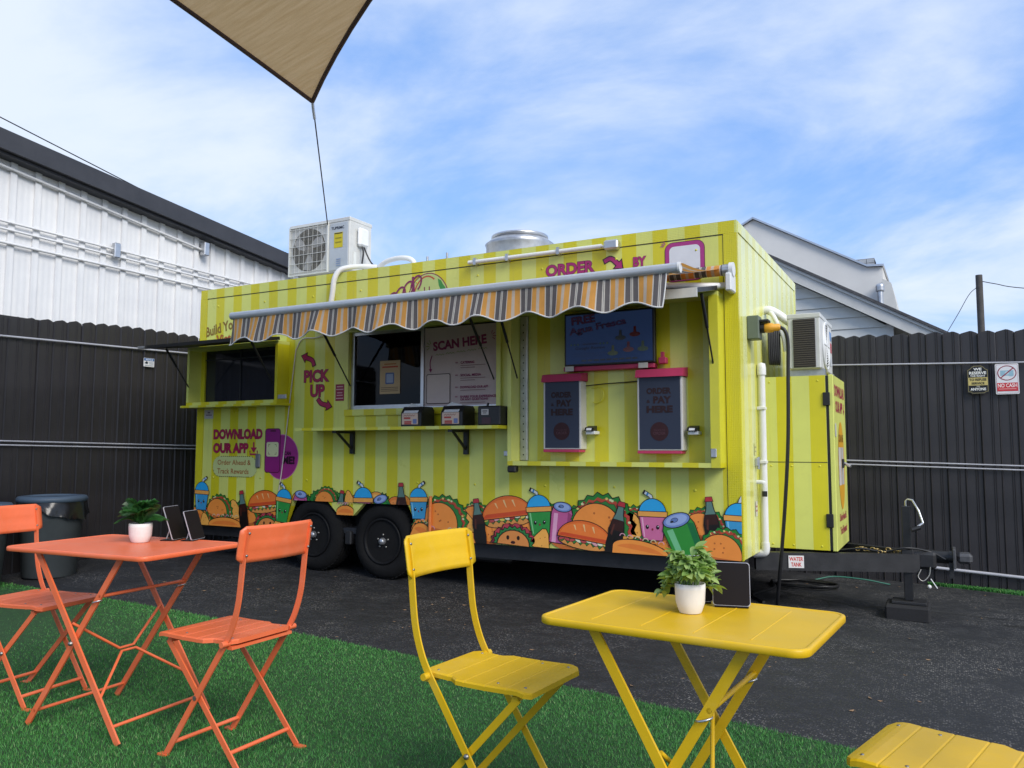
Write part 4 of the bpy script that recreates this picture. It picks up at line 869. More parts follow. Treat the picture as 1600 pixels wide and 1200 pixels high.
def burger(x, z, r, rank=1):
    p = food(rank); place(p, x, z, r/.19, 0); arc = lambda k, a0=-5, a1=185, st=15: [(k*math.cos(R_(a)), k*.8*math.sin(R_(a))) for a in range(a0, a1+1, st)]
    p.poly(wav(arc(.195), .012, 2, 4), '#7d2436', .006, OLN)
    for a in range(20, 170, 30): p.poly(ell(.17*math.cos(R_(a)), .14*math.sin(R_(a)), .034, .024, n=12, rot=R_(a+90)), '#b33f4c', .004, '#5a1420')
    p.poly(wav(arc(.168), .012, 2, 5), '#2f8040', .006, OLN).poly(wav(arc(.150), .006, 2, 6), '#1f5c30').poly(arc(.135), '#d98a48', .006, OLN)
    for s_ in (-1, 1): p.poly(ell(s_*.045, .055, .013, .017, n=12), OLN).poly(ell(s_*.045+.003, .062, .004, .005, n=8), '#eee')if False else p.poly(ell(s_*.045, .055, .013, .017, n=12), OLN)
    p.poly(ell(0, .02, .02, .012, n=10), '#3a1418'); return p.done('burger_print', TR)
def hotdog(x, z, w, h, rot=0, rank=1, seed=3):
    p = food(rank); place(p, x, z, 1, rot); a = w/2; rr = random.Random(seed)
    p.poly(wav([(a*.98-i*a*1.96/8, h*.62-.02*abs(i-4)) for i in range(9)], .014, 2, seed)+[(-a, h*.2), (a, h*.2)], '#2f7438', .005, OLN)
    p.poly(wav([(a*.94-i*a*1.88/8, h*.52-.018*abs(i-4)) for i in range(9)], .012, 2, seed+1)+[(-a*.9, h*.1), (a*.9, h*.1)], '#ad3a4c', .004, OLN)
    for i in range(6): xx = -a*.7+i*a*.28; p.line(ell(xx, h*.48, .02, .018, 10, 190, 6), .006, rr.choice(['#e0c060', '#d8a0b0', '#cfc8a0']))
    p.poly(ell(0, 0, a, h*.42, 0, 180, 18)+[(-a*.98, -h*.4), (a*.98, -h*.4)], '#ee943f', .006, OLN).poly(ell(0, -.01, a*.85, h*.30, 10, 170, 14), '#e27d35'); return p.done('hotdog_print', TR)
# packed greens, breads and fillings behind the larger drawings
def filler(x0, x1, z, zj, seed, sc=1.0):
    rr = random.Random(seed); x = x0
    while x < x1:
        p = food(-1); p.k -= .0022; w_ = rr.uniform(.06, .10)*sc; zz = z+rr.uniform(-zj, zj); c_ = rr.choice(['#e07a30', '#2a7a34', '#eda24a', '#b83a34', '#3f8f3c', '#d9862f'])
        if c_ in ('#2a7a34', '#3f8f3c'): p.poly(wav([(x+w_*1.15*math.cos(R_(a)), zz+w_*math.sin(R_(a))) for a in range(0, 361, 30)], .010, 2, rr.randint(0, 99)), c_, .006, OLN).poly(ell(x, zz-.01, w_*.7, w_*.6), '#1f5a28')
        else:
            p.poly(ell(x, zz, w_*1.2, w_*.95, n=18, rot=rr.uniform(-.4, .4)), c_, .006, OLN).poly(ell(x-.01, zz+.015, w_*.8, w_*.5, n=14), {'#e07a30': '#ea9048', '#eda24a': '#f2b866', '#b83a34': '#cf5a48', '#d9862f': '#e59c4c'}[c_])
            for q in range(3): p.poly(ell(x+rr.uniform(-.04, .04), zz+rr.uniform(-.01, .04), .006, .005, n=6), '#a8541f')
        p.done('filling_print', TR); x += rr.uniform(.075, .11)*sc
filler(-5.36, -4.26, .50, .05, 3, .95); CL = (-4.12, -2.66, .673, 1.2); filler(-4.0, -2.74, .675, .025, 5, .8); CL = (-2.64, -.001, ZB+.001, 1.2); filler(-2.60, -.05, .53, .055, 9, 1.1); CL = (-L+.004, -.001, ZB+.001, 1.2)
# left of the wheels
for x_, r_, sd in ((-5.30, .13, 31), (-4.86, .15, 32), (-4.62, .12, 33), (-4.30, .12, 34)): taco(x_, .46, r_, random.uniform(-.3, .3), -1, sd)
hotdog(-5.33, .47, .26, .20, -.35, 0, 1); taco(-5.04, .52, .155, -.25, 0, 2); cup(-5.262, .812, .20, .27, '#3a94c4', 1, -.03, 1); chip(-4.80, .56, .10, .1, 0); bun(-4.42, .60, .40, .16, .10, 0); hotdog(-4.93, .41, .44, .16, 0, 1, 5)
chip(-5.2, .43, .09, 0, 1); bottle(-4.715, .74, .36, .16, 2); burger(-4.37, .40, .17, 1); cup(-4.155, .768, .195, .30, '#2f8f3f', -1, -.12, 2); chip(-4.23, .43, .075, -.3, 2)
# above the wheels (shortened by the wheel notch)
CL = (-4.10, -2.64, .673, 1.2)
can(-3.965, .735, .16, .1, '#b8588c', -.1, 0); taco(-3.68, .66, .12, .25, 0, 7); bottle(-3.475, .775, .30, -.16, 1); chip(-3.40, .72, .06, 0, 0); CL = (-3.62, -3.27, .577, 1.2)
cup(-3.245, .806, .21, .26, '#c86a96', -1, .02, 1) if False else None
CL = (-3.54, -3.35, .562, 1.2); hotdog(-3.44, .585, .2, .14, 0, 0, 9)
CL = (-3.40, -2.64, .673, 1.2); cup(-3.243, .806, .215, .24, '#c86a96', -1, .02, 1); can(-3.06, .72, .17, .1, '#2f8a34', .25, 0); bottle(-2.84, .855, .34, .05, 1)
CL = (-2.74, -.001, ZB+.001, 1.2); cup(-2.66, .815, .185, .25, '#3a94c4', 1, .03, 1)
# right of the wheels
for x_, r_, sd in ((-2.12, .12, 51), (-1.46, .13, 52), (-1.22, .12, 53), (-.78, .13, 54), (-.28, .14, 55)): taco(x_, .58, r_, random.uniform(-.3, .3), -1, sd)
for x_, r_, sd in ((-2.60, .14, 41), (-2.26, .16, 42), (-2.0, .16, 43), (-1.58, .17, 44), (-1.32, .15, 45), (-.90, .17, 46), (-.56, .16, 47), (-.30, .17, 48)): taco(x_, .45, r_, random.uniform(-.3, .3), -1, sd)
taco(-2.44, .53, .20, -.12, 0, 11); hotdog(-2.62, .44, .2, .2, -.5, 1, 4); chip(-2.20, .56, .12, .2, 0); hotdog(-2.22, .42, .34, .15, .05, 1, 6)
bottle(-2.095, .745, .36, .14, 2); bun(-1.81, .60, .45, .19, .14, 0); can(-1.335, .715, .17, .28, '#b8588c', -.10, 0); cup(-1.542, .79, .215, .31, '#2f8f3f', -1, .08, 1); burger(-1.755, .40, .195, 2); chip(-1.50, .44, .10, -.55, 2); taco(-1.05, .55, .225, -.05, 0, 15); bun(-1.16, .46, .43, .16, -.12, 1, 8)
bottle(-.855, .76, .38, -.22, 2); chip(-.76, .58, .12, .1, 0); cup(-.628, .79, .215, .29, '#c86a96', -1, .0, 1); hotdog(-.72, .42, .42, .16, -.15, 2, 12); can(-.455, .655, .23, .34, '#2f8a34', .30, 2)
bottle(-.225, .815, .34, .10, 1); cup(-.02, .778, .20, .28, '#3a94c4', 1, -.02, 1); taco(-.14, .42, .165, -.25, 2, 19)

# ---- hitch-end hardware
part(MB().tube([(.035, .585, .44), (.035, .585, 1.76)], .026, M_pvc, 12).lathe([(.034, 1.70), (.034, 1.755), (.028, 1.785), (.0001, 1.795)], M_pvc, 14, (.035, .585, 0)), 'drain_pipe')
part(MB().tube(catmull([(.035, .585, .46), (.035, .585, .41), (.02, .585, .385), (-.05, .585, .375)], 5), .031, M_pvc, 12), 'pipe_elbow')
part(MB().tube(catmull([(.0, .50, .905), (.035, .50, .905), (.05, .505, .895), (.052, .51, .83)], 5), .016, M_pvc, 10).tube([(.052, .51, .84), (.052, .51, .80)], .019, M_black, 10), 'overflow_elbow')
for z in (1.05, 1.45): part(MB().box(.001, .062, .55, .62, z-.012, z+.012, M_pvc, .004), 'pipe_clamp')
eb = part(MB().box(.001, .085, .27, .385, 1.935, 2.105, mat('box_grey_green', (.115, .145, .11), .5), .006), 'power_inlet_box'); part(MB().box(.086, .15, .29, .375, 2.055, 2.075, M_black, .005), 'inlet_lid', eb)
part(MB().tube([(.08, .33, 2.015), (.115, .33, 2.015)], .036, M_black, 14), 'inlet_socket', eb)
part(MB().box(.0, .025, .44, .49, 1.02, 1.08, M_alu, .006).tube([(.022, .465, 1.0), (.022, .465, 1.09)], .012, M_alu, 8), 'door_latch')
p = Print(o=(0, 0, 0), a=(0, 1, 0), n=(1, 0, 0), base=.003); p.poly([(.43, 1.10), (.50, 1.10), (.50, 1.19), (.43, 1.19)], '#d5d58a').line([(.44, 1.16), (.49, 1.16)], .01, '#9c9a70').line([(.44, 1.13), (.49, 1.13)], .01, '#9c9a70').poly([(.42, .66), (.49, .66), (.49, .77), (.42, .77)], '#d5d0c0').line([(.43, .73), (.48, .73)], .012, '#b0605a').line([(.43, .70), (.48, .70)], .012, '#b0605a'); p.done('warning_stickers', TR)
cb = MB().lathe([(.020, .11), (.034, .118), (.034, .17), (.026, .18), (.026, .215), (.016, .225)], mat('plug_yellow', (.75, .36, .03), .45), 14, (0, .33, 2.015), 0)
pc = cb.build('power_cord'); tag(pc, 'yellow plug and thick black power cord hanging from the grey box', 'power cord')
MB().tube(catmull([(.22, .33, 2.015), (.255, .33, 1.985), (.27, .34, 1.90), (.265, .35, 1.7), (.25, .36, 1.2), (.215, .38, .75), (.17, .42, .35), (.13, .5, .10), (.10, .60, gz(.1, .6)+.02)], 8), .013, M_black, 8).build('cord', None, pc)
part(MB().tube(catmull([(-.04, .95, 2.24), (.03, .95, 2.25), (.09, .98, 2.22), (.15, 1.0, 2.17), (.2, 1.02, 2.13)]), .034, M_pvc, 12), 'line_set_hose'); part(MB().tube(catmull([(.03, .97, 2.23), (.07, .9, 2.20), (.12, .86, 2.10), (.16, .85, 2.0), (.17, .86, 1.9)]), .018, M_pvc, 10), 'line_set_hose')
mb = MB()
for k in range(6): mb.tube([(.06+.012*k, .80+.01*k+.03*math.cos(a_), 1.95+.15*math.sin(a_)) for a_ in np.linspace(0, 2*math.pi, 18)], .009, M_frame, 6)
part(mb, 'coiled_cable')

# ---- storage cabinet on the tongue
cabz0, cabz1, cx1, cy0, cy1 = .402, 1.70, .455, .80, 1.58
cbt = thing('storage_cabinet', 'tall yellow striped cabinet on the trailer tongue', 'cabinet', (.24, 1.19, .40))
def cpart(mb, n_, par=cbt, first=True): o = mb.build(n_, None, par); o.location = (-.24, -1.19, -.40) if par is cbt else (0, 0, 0); return o
cpart(MB().box(.012, cx1, cy0, cy1, cabz0, cabz1, M_wrap_cab), 'body')
cpart(MB().box(.0125, cx1-.0005, cy0-.0015, cy0, 1.046, 1.051, M_frame), 'seam')
cpart(MB().box(cx1+.001, cx1+.016, cy0+.006, cy1-.006, cabz0+.004, cabz1-.004, M_black), 'door_gap_shade')  # black filler paints the shaded gap between body and door
dr = cpart(MB().box(cx1+.017, cx1+.052, cy0+.012, cy1+.0, cabz0-.006, cabz1+.004, M_wrap_plain, .004), 'door')
for z in (1.52, .62): cpart(MB().box(cx1-.02, cx1+.03, cy0-.014, cy0+.004, z-.05, z+.05, M_black, .004), 'hinge')
cpart(MB().box(cx1+.052, cx1+.07, 1.20, 1.26, 1.0, 1.07, M_black, .005).tube([(cx1+.07, 1.23, 1.035), (cx1+.12, 1.21, 1.015)], .012, M_alu, 8), 'door_handle')
p = Print(o=(cx1+.052, 0, 0), a=(0, 1, 0), n=(1, 0, 0), base=.001)
p.text('DOWNLOAD', .88, 1.52, 1.545, 1.635, MAG, .04).text('OUR APP', .92, 1.38, 1.425, 1.515, MAG, .04).line([(1.46, 1.51), (1.46, 1.45)], .016, MAG).poly([(1.42, 1.46), (1.50, 1.46), (1.46, 1.42)], MAG)
p.poly(ell(1.20, 1.02, .20, .34, n=30), '#d8a02c').text('SCAN ME', 1.06, 1.34, 1.20, 1.26, '#5a3a10', .03).poly([(1.02, .87), (1.17, .87), (1.17, 1.16), (1.02, 1.16)], '#c8c4c0').poly([(1.19, .87), (1.34, .87), (1.34, 1.16), (1.19, 1.16)], '#b8b4b0')
p.poly([(.84, 1.24), (.92, 1.24), (.92, 1.34), (.84, 1.34)], '#cfd0c4').text('Order Ahead &', .98, 1.42, .60, .66, MAG, .03).text('Track Rewards', 1.0, 1.42, .50, .56, MAG, .03)
o = p.done('door_lettering', cbt); o.location = (-.24, -1.19, -.40)
mb = MB()
for x in (.05, .2, .4):
    for z in (.43, 1.02, 1.66): mb.lathe([(.0001, -.004), (.006, -.003), (.008, 0)], M_wrap_yel, 8, (x, cy0, z), 1)
cpart(mb, 'rivet_row')

# ---- air conditioner condensers
def condenser(name, label, x0, x1, y0, y1, z0, z1, face, parts_extra=None):
    ac = thing(name, label, 'air conditioner', ((x0+x1)/2, (y0+y1)/2, z0)); O = -Vector(ac.location)
    def a(mb, n_, par=ac):
        o = mb.build(n_, None, par); o.location = O if par is ac else (0, 0, 0); return o
    M_ac = mat('ac_casing', (.56, .565, .545), .45, var=.10, vscale=9)
    a(MB().box(x0, x1, y0, y1, z0+.02, z1, M_ac, .008), 'casing')
    a(MB().box(x0-.004, x1+.004, y0-.004, y1+.004, z1-.03, z1+.006, M_ac, .004), 'top_cover')
    for s_ in (0, 1):
        if face == 'y': xx = x0+.1+s_*(x1-x0-.2); a(MB().box(xx-.03, xx+.03, y0-.02, y1+.02, z0-.03, z0+.02, M_gal), 'foot')
        else: yy = y0+.1+s_*(y1-y0-.2); a(MB().box(x0-.02, x1+.02, yy-.03, yy+.03, z0-.03, z0+.02, M_gal), 'foot')
    return ac, a
ac1, a = condenser('ac_condenser', 'large white air conditioner condenser standing on the trailer roof', -4.28, -3.54, .10, .42, 2.765, 3.285, 'y')
M_fanbg = mat('fan_shadow', (.115, .108, .10), .7, var=.25, vscale=14)
gx, gzz, gr = -4.035, 3.03, .205
a(MB().lathe([(.0001, .0985), (gr, .0985)], M_fanbg, 40, (gx, 0, gzz), 1), 'fan_opening')
mb = MB()
for k in range(3):
    a0 = k*2.094+.3; pts = [(gx+r*math.cos(a0+s_), gzz+r*math.sin(a0+s_)) for r, s_ in ((.04, 0), (.12, -.12), (.195, -.1), (.2, .35), (.13, .6), (.04, .9))]; mb.prism(pts, 1, .096, .098, mat('fan_blade', (.30, .30, .30), .5))
mb.lathe([(.0001, .092), (.045, .094), (.05, .098)], M_fanbg, 20, (gx, 0, gzz), 1); a(mb, 'fan')
mb = MB()
for i in range(33): x = gx-.225+.45*i/32; mb.tube([(x, .088, gzz-.225), (x, .088, gzz+.225)], .0012 if i % 4 else .003, MATS['ac_casing'], 4)
for i in range(6): z = gzz-.21+.42*i/5; mb.tube([(gx-.23, .086, z), (gx+.23, .086, z)], .0035, MATS['ac_casing'], 5)
a(mb, 'fan_grille')
mb = MB()
for pts in ([(gx-.245, gzz-.24), (gx+.245, gzz-.24), (gx+.245, gzz-.228), (gx-.245, gzz-.228)], [(gx-.245, gzz+.228), (gx+.245, gzz+.228), (gx+.245, gzz+.24), (gx-.245, gzz+.24)], [(gx-.245, gzz-.2275), (gx-.233, gzz-.2275), (gx-.233, gzz+.2275), (gx-.245, gzz+.2275)], [(gx+.233, gzz-.2275), (gx+.245, gzz-.2275), (gx+.245, gzz+.2275), (gx+.233, gzz+.2275)]): mb.prism(pts, 1, .084, .0995, M_offwhite)
a(mb, 'grille_frame')
a(MB().box(-3.775, -3.555, .094, .0995, 2.80, 3.245, mat('ac_panel', (.46, .50, .54), .4), .004), 'front_panel')
p = Print(o=(0, .093, 0), base=.001); p.text('TUPRIMC', -3.755, -3.60, 3.185, 3.212, '#2a3040', .03).poly([(-3.72, 3.01), (-3.615, 3.01), (-3.615, 3.155), (-3.72, 3.155)], '#c9b81e').line([(-3.715, 3.145), (-3.62, 3.145)], .012, '#4a4410').line([(-3.705, 3.10), (-3.63, 3.10)], .012, '#8f8518').line([(-3.705, 3.06), (-3.63, 3.06)], .012, '#8f8518')
for z in (2.84, 2.86, 2.88, 2.90): p.line([(-3.69, z), (-3.635, z)], .008, '#8296b8')
o = p.done('labels', ac1); o.location = -Vector(ac1.location)
vb = a(MB().box(-3.5395, -3.49, .19, .33, 3.03, 3.21, M_white, .02), 'valve_cover'); a(MB().box(-3.539, -3.533, .15, .19, 2.84, 2.97, M_offwhite), 'service_panel')
a(MB().tube(catmull([(-3.505, .24, 3.03), (-3.49, .24, 2.97), (-3.495, .23, 2.86), (-3.46, .22, 2.78)]), .008, M_black, 6).tube(catmull([(-3.505, .27, 3.03), (-3.48, .28, 2.96), (-3.44, .30, 2.88), (-3.38, .32, 2.83)]), .007, M_black, 6), 'cables')
ac2, a = condenser('ac_condenser', 'smaller white condenser with exposed coil side on top of the tongue cabinet', .195, .43, .80, 1.50, 1.735, 2.17, 'x')
a(MB().box(.235, .395, .792, .7985, 1.765, 2.135, mat('coil_dark', (.035, .03, .027), .6), .002), 'coil_face'); mb = MB()
for i in range(22): z = 1.775+.0165*i; mb.box(.236, .394, .787, .7915, z, z+.006, mat('coil_fin', (.10, .085, .07), .5, .4))
a(mb, 'coil_fins')
a(MB().lathe([(.0001, .4315), (.17, .4315)], M_fanbg, 36, (0, 1.08, 1.95), 0), 'fan_opening'); mb = MB()
for r in np.arange(.03, .175, .02): mb.tube([(.44, 1.08+r*math.cos(q), 1.95+r*math.sin(q)) for q in np.linspace(0, 2*math.pi, 29)], .004, M_white, 5)
for q in range(6): mb.tube([(.442, 1.08, 1.95), (.442, 1.08+.18*math.cos(q*1.047), 1.95+.18*math.sin(q*1.047))], .005, M_white, 5)
mb.tube([(.436, 1.08+.182*math.cos(q), 1.95+.182*math.sin(q)) for q in np.linspace(0, 2*math.pi, 33)], .009, M_white, 6); a(mb, 'fan_grille')
p = Print(o=(.43, 0, 0), a=(0, 1, 0), n=(1, 0, 0), base=.002); p.poly([(1.33, 2.03), (1.46, 2.03), (1.46, 2.10), (1.33, 2.10)], '#5f86b8').poly([(1.34, 1.93), (1.46, 1.93), (1.46, 2.01), (1.34, 2.01)], '#b5464e').poly([(1.34, 1.82), (1.46, 1.82), (1.46, 1.9), (1.34, 1.9)], '#c8ccd0'); o = p.done('labels', ac2); o.location = -Vector(ac2.location)

# ---- retractable awning
aw = thing('awning', 'grey, orange and cream striped awning with scalloped valance over the service windows', 'awning', (-1.95, -.05, 2.37))
def apart(mb, n_, par=aw):
    o = mb.build(n_, None, par); o.location = -Vector(aw.location) if par is aw else (0, 0, 0); return o
M_awn, t = newmat('awning_stripe', .8)
fr_ = t.m('FRACT', t.m('DIVIDE', t.m('ADD', t.sep.outputs[0], 3.70-.045+.03), .18))
cr = t.n('ShaderNodeValToRGB'); cr.color_ramp.interpolation = 'CONSTANT'; E_ = cr.color_ramp.elements
cream, org, gry = (.78, .74, .68), (.86, .42, .10), (.165, .15, .155)
seq = [(0, gry), (.17, cream), (.20, (.28, .27, .27)), (.225, cream), (.26, gry), (.43, cream), (.46, org), (.63, (.70, .60, .50)), (.75, org), (.955, cream)]
E_[0].position = 0; E_[0].color = (*seq[0][1], 1); E_[1].position = seq[1][0]; E_[1].color = (*seq[1][1], 1)
for q, c in seq[2:]: e = E_.new(q); e.color = (*c, 1)
t.l(fr_, cr.inputs[0]); c = t.mix(1, cr.outputs[0], t.rng(t.noise(t.o, 5, 6, .7), .3, .7, .84, 1.08), 'MULTIPLY'); t.l(c, t.b.inputs['Base Color'])
t.bump(t.noise(t.o, 500, 2), .12, .003)
tr = t.n('ShaderNodeBsdfTranslucent'); t.l(c, tr.inputs[0]); mxs = t.n('ShaderNodeMixShader'); mxs.inputs[0].default_value = .35
t.l(t.b.outputs[0], mxs.inputs[1]); t.l(tr.outputs[0], mxs.inputs[2]); t.l(mxs.outputs[0], t.nt.nodes['Material Output'].inputs[0])
AX0, AX1, BY, BZ = -3.80, -.19, -1.0, 2.215
mb = MB(); vs = []; nx = 90
for i in range(nx+1):
    x = AX0+(AX1+.10-AX0)*i/nx
    for j in range(9): s_ = j/8; vs.append((x, -.085+(BY+.085)*s_, 2.395+(BZ+.02-2.395)*s_-.03*math.sin(math.pi*s_)+.004*math.sin(x*9+s_*3)))
mb.add(vs, [[i*9+j, (i+1)*9+j, (i+1)*9+j+1, i*9+j+1] for i in range(nx) for j in range(8)], M_awn, True); apart(mb, 'canopy_fabric')
mb = MB(); vs = []; nx = 260; rows = 7
def vbot(x): return BZ-.212-.026*math.cos((x-AX0)*2*math.pi/.36)
for i in range(nx+1):
    x = AX0+(AX1-AX0)*i/nx
    for j in range(rows):
        s_ = j/(rows-1); z = BZ-.018+(vbot(x)-BZ+.018)*s_; w_ = .022*s_*math.sin(x*9.3+1.2*math.sin(x*2.1))+.010*s_*math.sin(x*31)
        sk = -.045*s_ if False else 0; vs.append((x-.035*s_*s_*(1 if x < AX0+.4 else .4), BY-.004+w_-.03*s_, z))
mb.add(vs, [[i*rows+j, (i+1)*rows+j, (i+1)*rows+j+1, i*rows+j+1] for i in range(nx) for j in range(rows-1)], M_awn, True); vl = apart(mb, 'valance')
M_pipe = mat('valance_piping', (.62, .61, .60), .7); apart(MB().tube([vs[i*rows+rows-1] for i in range(0, nx+1, 2)], .0055, M_pipe, 5), 'valance_piping')
apart(MB().tube([vs[nx*rows+j] for j in range(rows)], .005, M_pipe, 5), 'valance_piping')
M_bar = mat('awning_bar', (.50, .53, .57), .35, .2, var=.08)
apart(MB().tube([(AX0-.02, BY, BZ), (AX1+.07, BY, BZ)], .030, M_bar, 16), 'front_bar'); apart(MB().tube([(AX1+.071, BY, BZ), (AX1+.085, BY, BZ)], .033, M_white, 16), 'bar_end_cap')
apart(MB().tube([(AX0-.02, -.085, 2.375), (-.075, -.085, 2.375)], .038, M_awn, 16), 'fabric_roll')
apart(MB().tube([(-.075, -.085, 2.375), (-.03, -.085, 2.375)], .042, M_gal, 16).tube([(-.03, -.085, 2.375), (-.002, -.085, 2.375)], .05, M_white, 16), 'roller_end')
for x in (-.03, -3.80): apart(MB().box(x-.02, x+.022, -.15, -.003, 2.22, 2.345, M_white, .008), 'wall_bracket')
apart(MB().box(-3.8, -.06, -.075, -.035, 2.255, 2.295, M_white, .005), 'support_bar')
for x in (-.10, -3.70):
    s_ = -1 if x > -2 else 1
    apart(MB().tube([(x, -.11, 2.265), (x+s_*.42, -.5, 2.235)], .022, M_white, 8).tube([(x+s_*.42, -.5, 2.235), (x+s_*.1, -.97, 2.20)], .018, M_white, 8).lathe([(.0001, -.03), (.032, -.03), (.032, .03), (.0001, .03)], M_gal, 12, (x+s_*.42, -.5, 2.235)), 'folding_arm')

# ---- menu television and order kiosks in the alcove
def scr(name, col, e=.35): return mat(name, col, .45, var=0, emit=e, spec=.12)
tv = thing('menu_television', 'wide blue menu screen with Agua Fresca advert in the order alcove', 'television', (-.945, .02, 1.75))
def tp(mb, n_): o = mb.build(n_, None, tv); o.location = -Vector(tv.location); return o
tp(MB().box(-1.30, -.585, -.06, .019, 1.73, 1.764, M_pink, .004), 'backing_board'); tp(MB().box(-1.285, -.575, -.075, -.026, 1.765, 2.165, M_black, .006), 'housing')
tp(MB().box(-1.27, -.59, -.078, -.0755, 1.78, 2.15, scr('tv_blue', (.020, .038, .10), .28)), 'screen')
p = Print(o=(0, -.078, 0), base=.001, gloss=.25)
p.text('FREE', -1.22, -1.03, 2.075, 2.135, '#7d4a78', .03, .02, '#3a2a5a', rot=.08).text('Agua Fresca', -1.235, -.78, 1.985, 2.05, '#6a4a7c', .02, .02, '#3a2a5a', rot=.13)
for i in range(3):
    for x in (-1.225, -.99): xx = x+.028*i; p.poly([(xx+.011*math.cos(R_(90+a_*36))*(1 if a_ % 2 == 0 else .45), 1.925+.011*math.sin(R_(90+a_*36))*(1 if a_ % 2 == 0 else .45)) for a_ in range(10)], '#4a6a4a')
p.line([(-1.13, 1.925), (-1.01, 1.925)], .01, '#2c3f6a').text('Google Review', -1.19, -.95, 1.88, 1.907, '#141c33', .01).line([(-1.22, 1.855), (-.93, 1.855)], .003, '#2a3c66').line([(-1.22, 1.835), (-.98, 1.835)], .003, '#2a3c66')
for x, z, c in ((-.72, 1.98, '#6b2430'), (-.77, 1.87, '#6b2430'), (-.83, 1.96, '#3c4a55'), (-.89, 1.85, '#54603c'), (-.66, 1.87, '#4a5c48')): p.poly([(x-.012, z), (x+.012, z), (x+.009, z+.055), (x-.009, z+.055)], c).poly(ell(x, z-.003, .042, .018, n=12), c)
for q_ in range(9): p.line([(-1.14+.05*q_, 1.802), (-1.14+.05*q_+.04, 1.802)], .012, '#131a30')
o = p.done('screen_advert', tv); o.location = -Vector(tv.location)
for x in (-1.24, -.66): tp(MB().box(x-.035, x+.035, -.085, -.079, 1.728, 1.765, mat('tag_white', (.55, .54, .5), .6)), 'price_tag')
tp(MB().box(-.555, -.50, -.06, .0, 1.755, 1.80, M_pink, .005).box(-.54, -.52, -.05, -.02, 1.801, 1.84, M_pink), 'corner_block')
def kiosk(x0, x1, z0, z1, label):
    k = thing('order_kiosk', label, 'kiosk', ((x0+x1)/2, .02, z0), group='order and pay kiosks in the alcove'); O = -Vector(k.location)
    def a(mb, n_): o = mb.build(n_, None, k); o.location = O; return o
    a(MB().box(x0-.004, x1-.012, -.088, .019, z0-.022, z0-.001, M_pink, .003), 'bottom_trim'); a(MB().prism([(-.12, z1-.004), (.018, z1+.0), (.018, z1+.068), (-.10, z1+.052)], 0, x0-.006, x1+.012, M_pink), 'hood')
    a(MB().box(x0, x1, -.09, .019, z0, z1-.002, mat('kiosk_white', (.55, .54, .53), .5), .004), 'housing'); a(MB().box(x0+.016, x1-.014, -.0925, -.0905, z0+.010, z1-.002, scr('kiosk_screen', (.030, .038, .062), .12)), 'screen')
    c = (x0+x1)/2-.002; w = x1-x0; p = Print(o=(0, -.0925, 0), base=.001, gloss=.7)
    p.text('ORDER', c-w*.28, c+w*.27, z1-.125, z1-.08, '#22060f', .05).text('&', c-w*.28, c-w*.20, z1-.187, z1-.165, '#22060f', .02).text('PAY', c-w*.13, c+w*.27, z1-.192, z1-.14, '#22060f', .05).text('HERE', c-w*.28, c+w*.30, z1-.258, z1-.208, '#22060f', .055)
    p.poly(ell(c, z0+.135, .066, .066, n=30), '#2c0610').text('TOUCH TO', c-.042, c+.042, z0+.138, z0+.15, '#4a2c36', .01).text('ORDER', c-.045, c+.045, z0+.112, z0+.132, '#4a2c36', .01)
    o = p.done('screen_lettering', k); o.location = O
    a(MB().box(x1+.032, x1+.105, -.08, .018, z0+.11, z0+.135, M_white, .004), 'reader_bracket'); a(MB().prism([(-.10, z0+.136), (-.02, z0+.136), (-.02, z0+.175), (-.085, z0+.16)], 0, x1+.03, x1+.10, M_black).prism([(-.1015, z0+.14), (-.0995, z0+.14), (-.0885, z0+.156), (-.0905, z0+.156)], 0, x1+.045, x1+.085, M_white), 'card_reader')
kiosk(-1.455, -1.145, 1.143, 1.655, 'order kiosk nearer the pick-up window, left of the two ORDER & PAY HERE screens')
kiosk(-.705, -.375, 1.135, 1.66, 'order kiosk nearer the hitch end, right of the two ORDER & PAY HERE screens')

# ---- napkin and utensil dispensers on the shelf
def napkin(x, label):
    k = thing('napkin_dispenser', label, 'napkin dispenser', (x, -.16, 1.326), group='napkin dispensers on the shelf')
    MB().prism([(-.10, 0), (.085, 0), (.085, .135), (.06, .16), (-.06, .16), (-.10, .11)], 0, -.10, .10, M_black).build('body', None, k)
    MB().box(-.085, .07, -.108, -.1005, .015, .105, mat('napkin_card', (.62, .46, .36), .6)).build('face_plate', None, k)
    p = Print(o=(0, -.108, 0), base=.001); p.line([(-.065+.012*i_, .087+.005*((i_ % 2)*2-1)) for i_ in range(10)], .004, '#8a3a30').line([(-.065, .066), (.0, .066)], .014, '#b03a30').line([(-.06, .036), (.01, .036)], .012, '#b03a30').line([(-.06, .022), (.01, .022)], .010, '#b03a30').poly(rrect(.025, .062, .02, .058, .005), '#6a78a8'); p.done('face_print', k)
    MB().add([(-.075, -.104, .108), (.065, -.104, .108), (.065, -.05, .167), (-.075, -.05, .167), (-.01, -.06, .185), (-.03, -.05, .19)], [[0, 1, 2, 3], [3, 2, 4, 5]], M_white).build('napkin', None, k)
napkin(-2.565, 'black napkin dispenser with printed card in front of the dark window'); napkin(-2.175, 'black napkin dispenser with printed card below the SCAN HERE poster')
k = thing('utensil_box', 'square black box with a small white label at the shelf end', 'box', (-1.845, -.15, 1.326)); MB().box(-.10, .10, -.10, .10, 0, .15, M_black, .008).build('body', None, k)
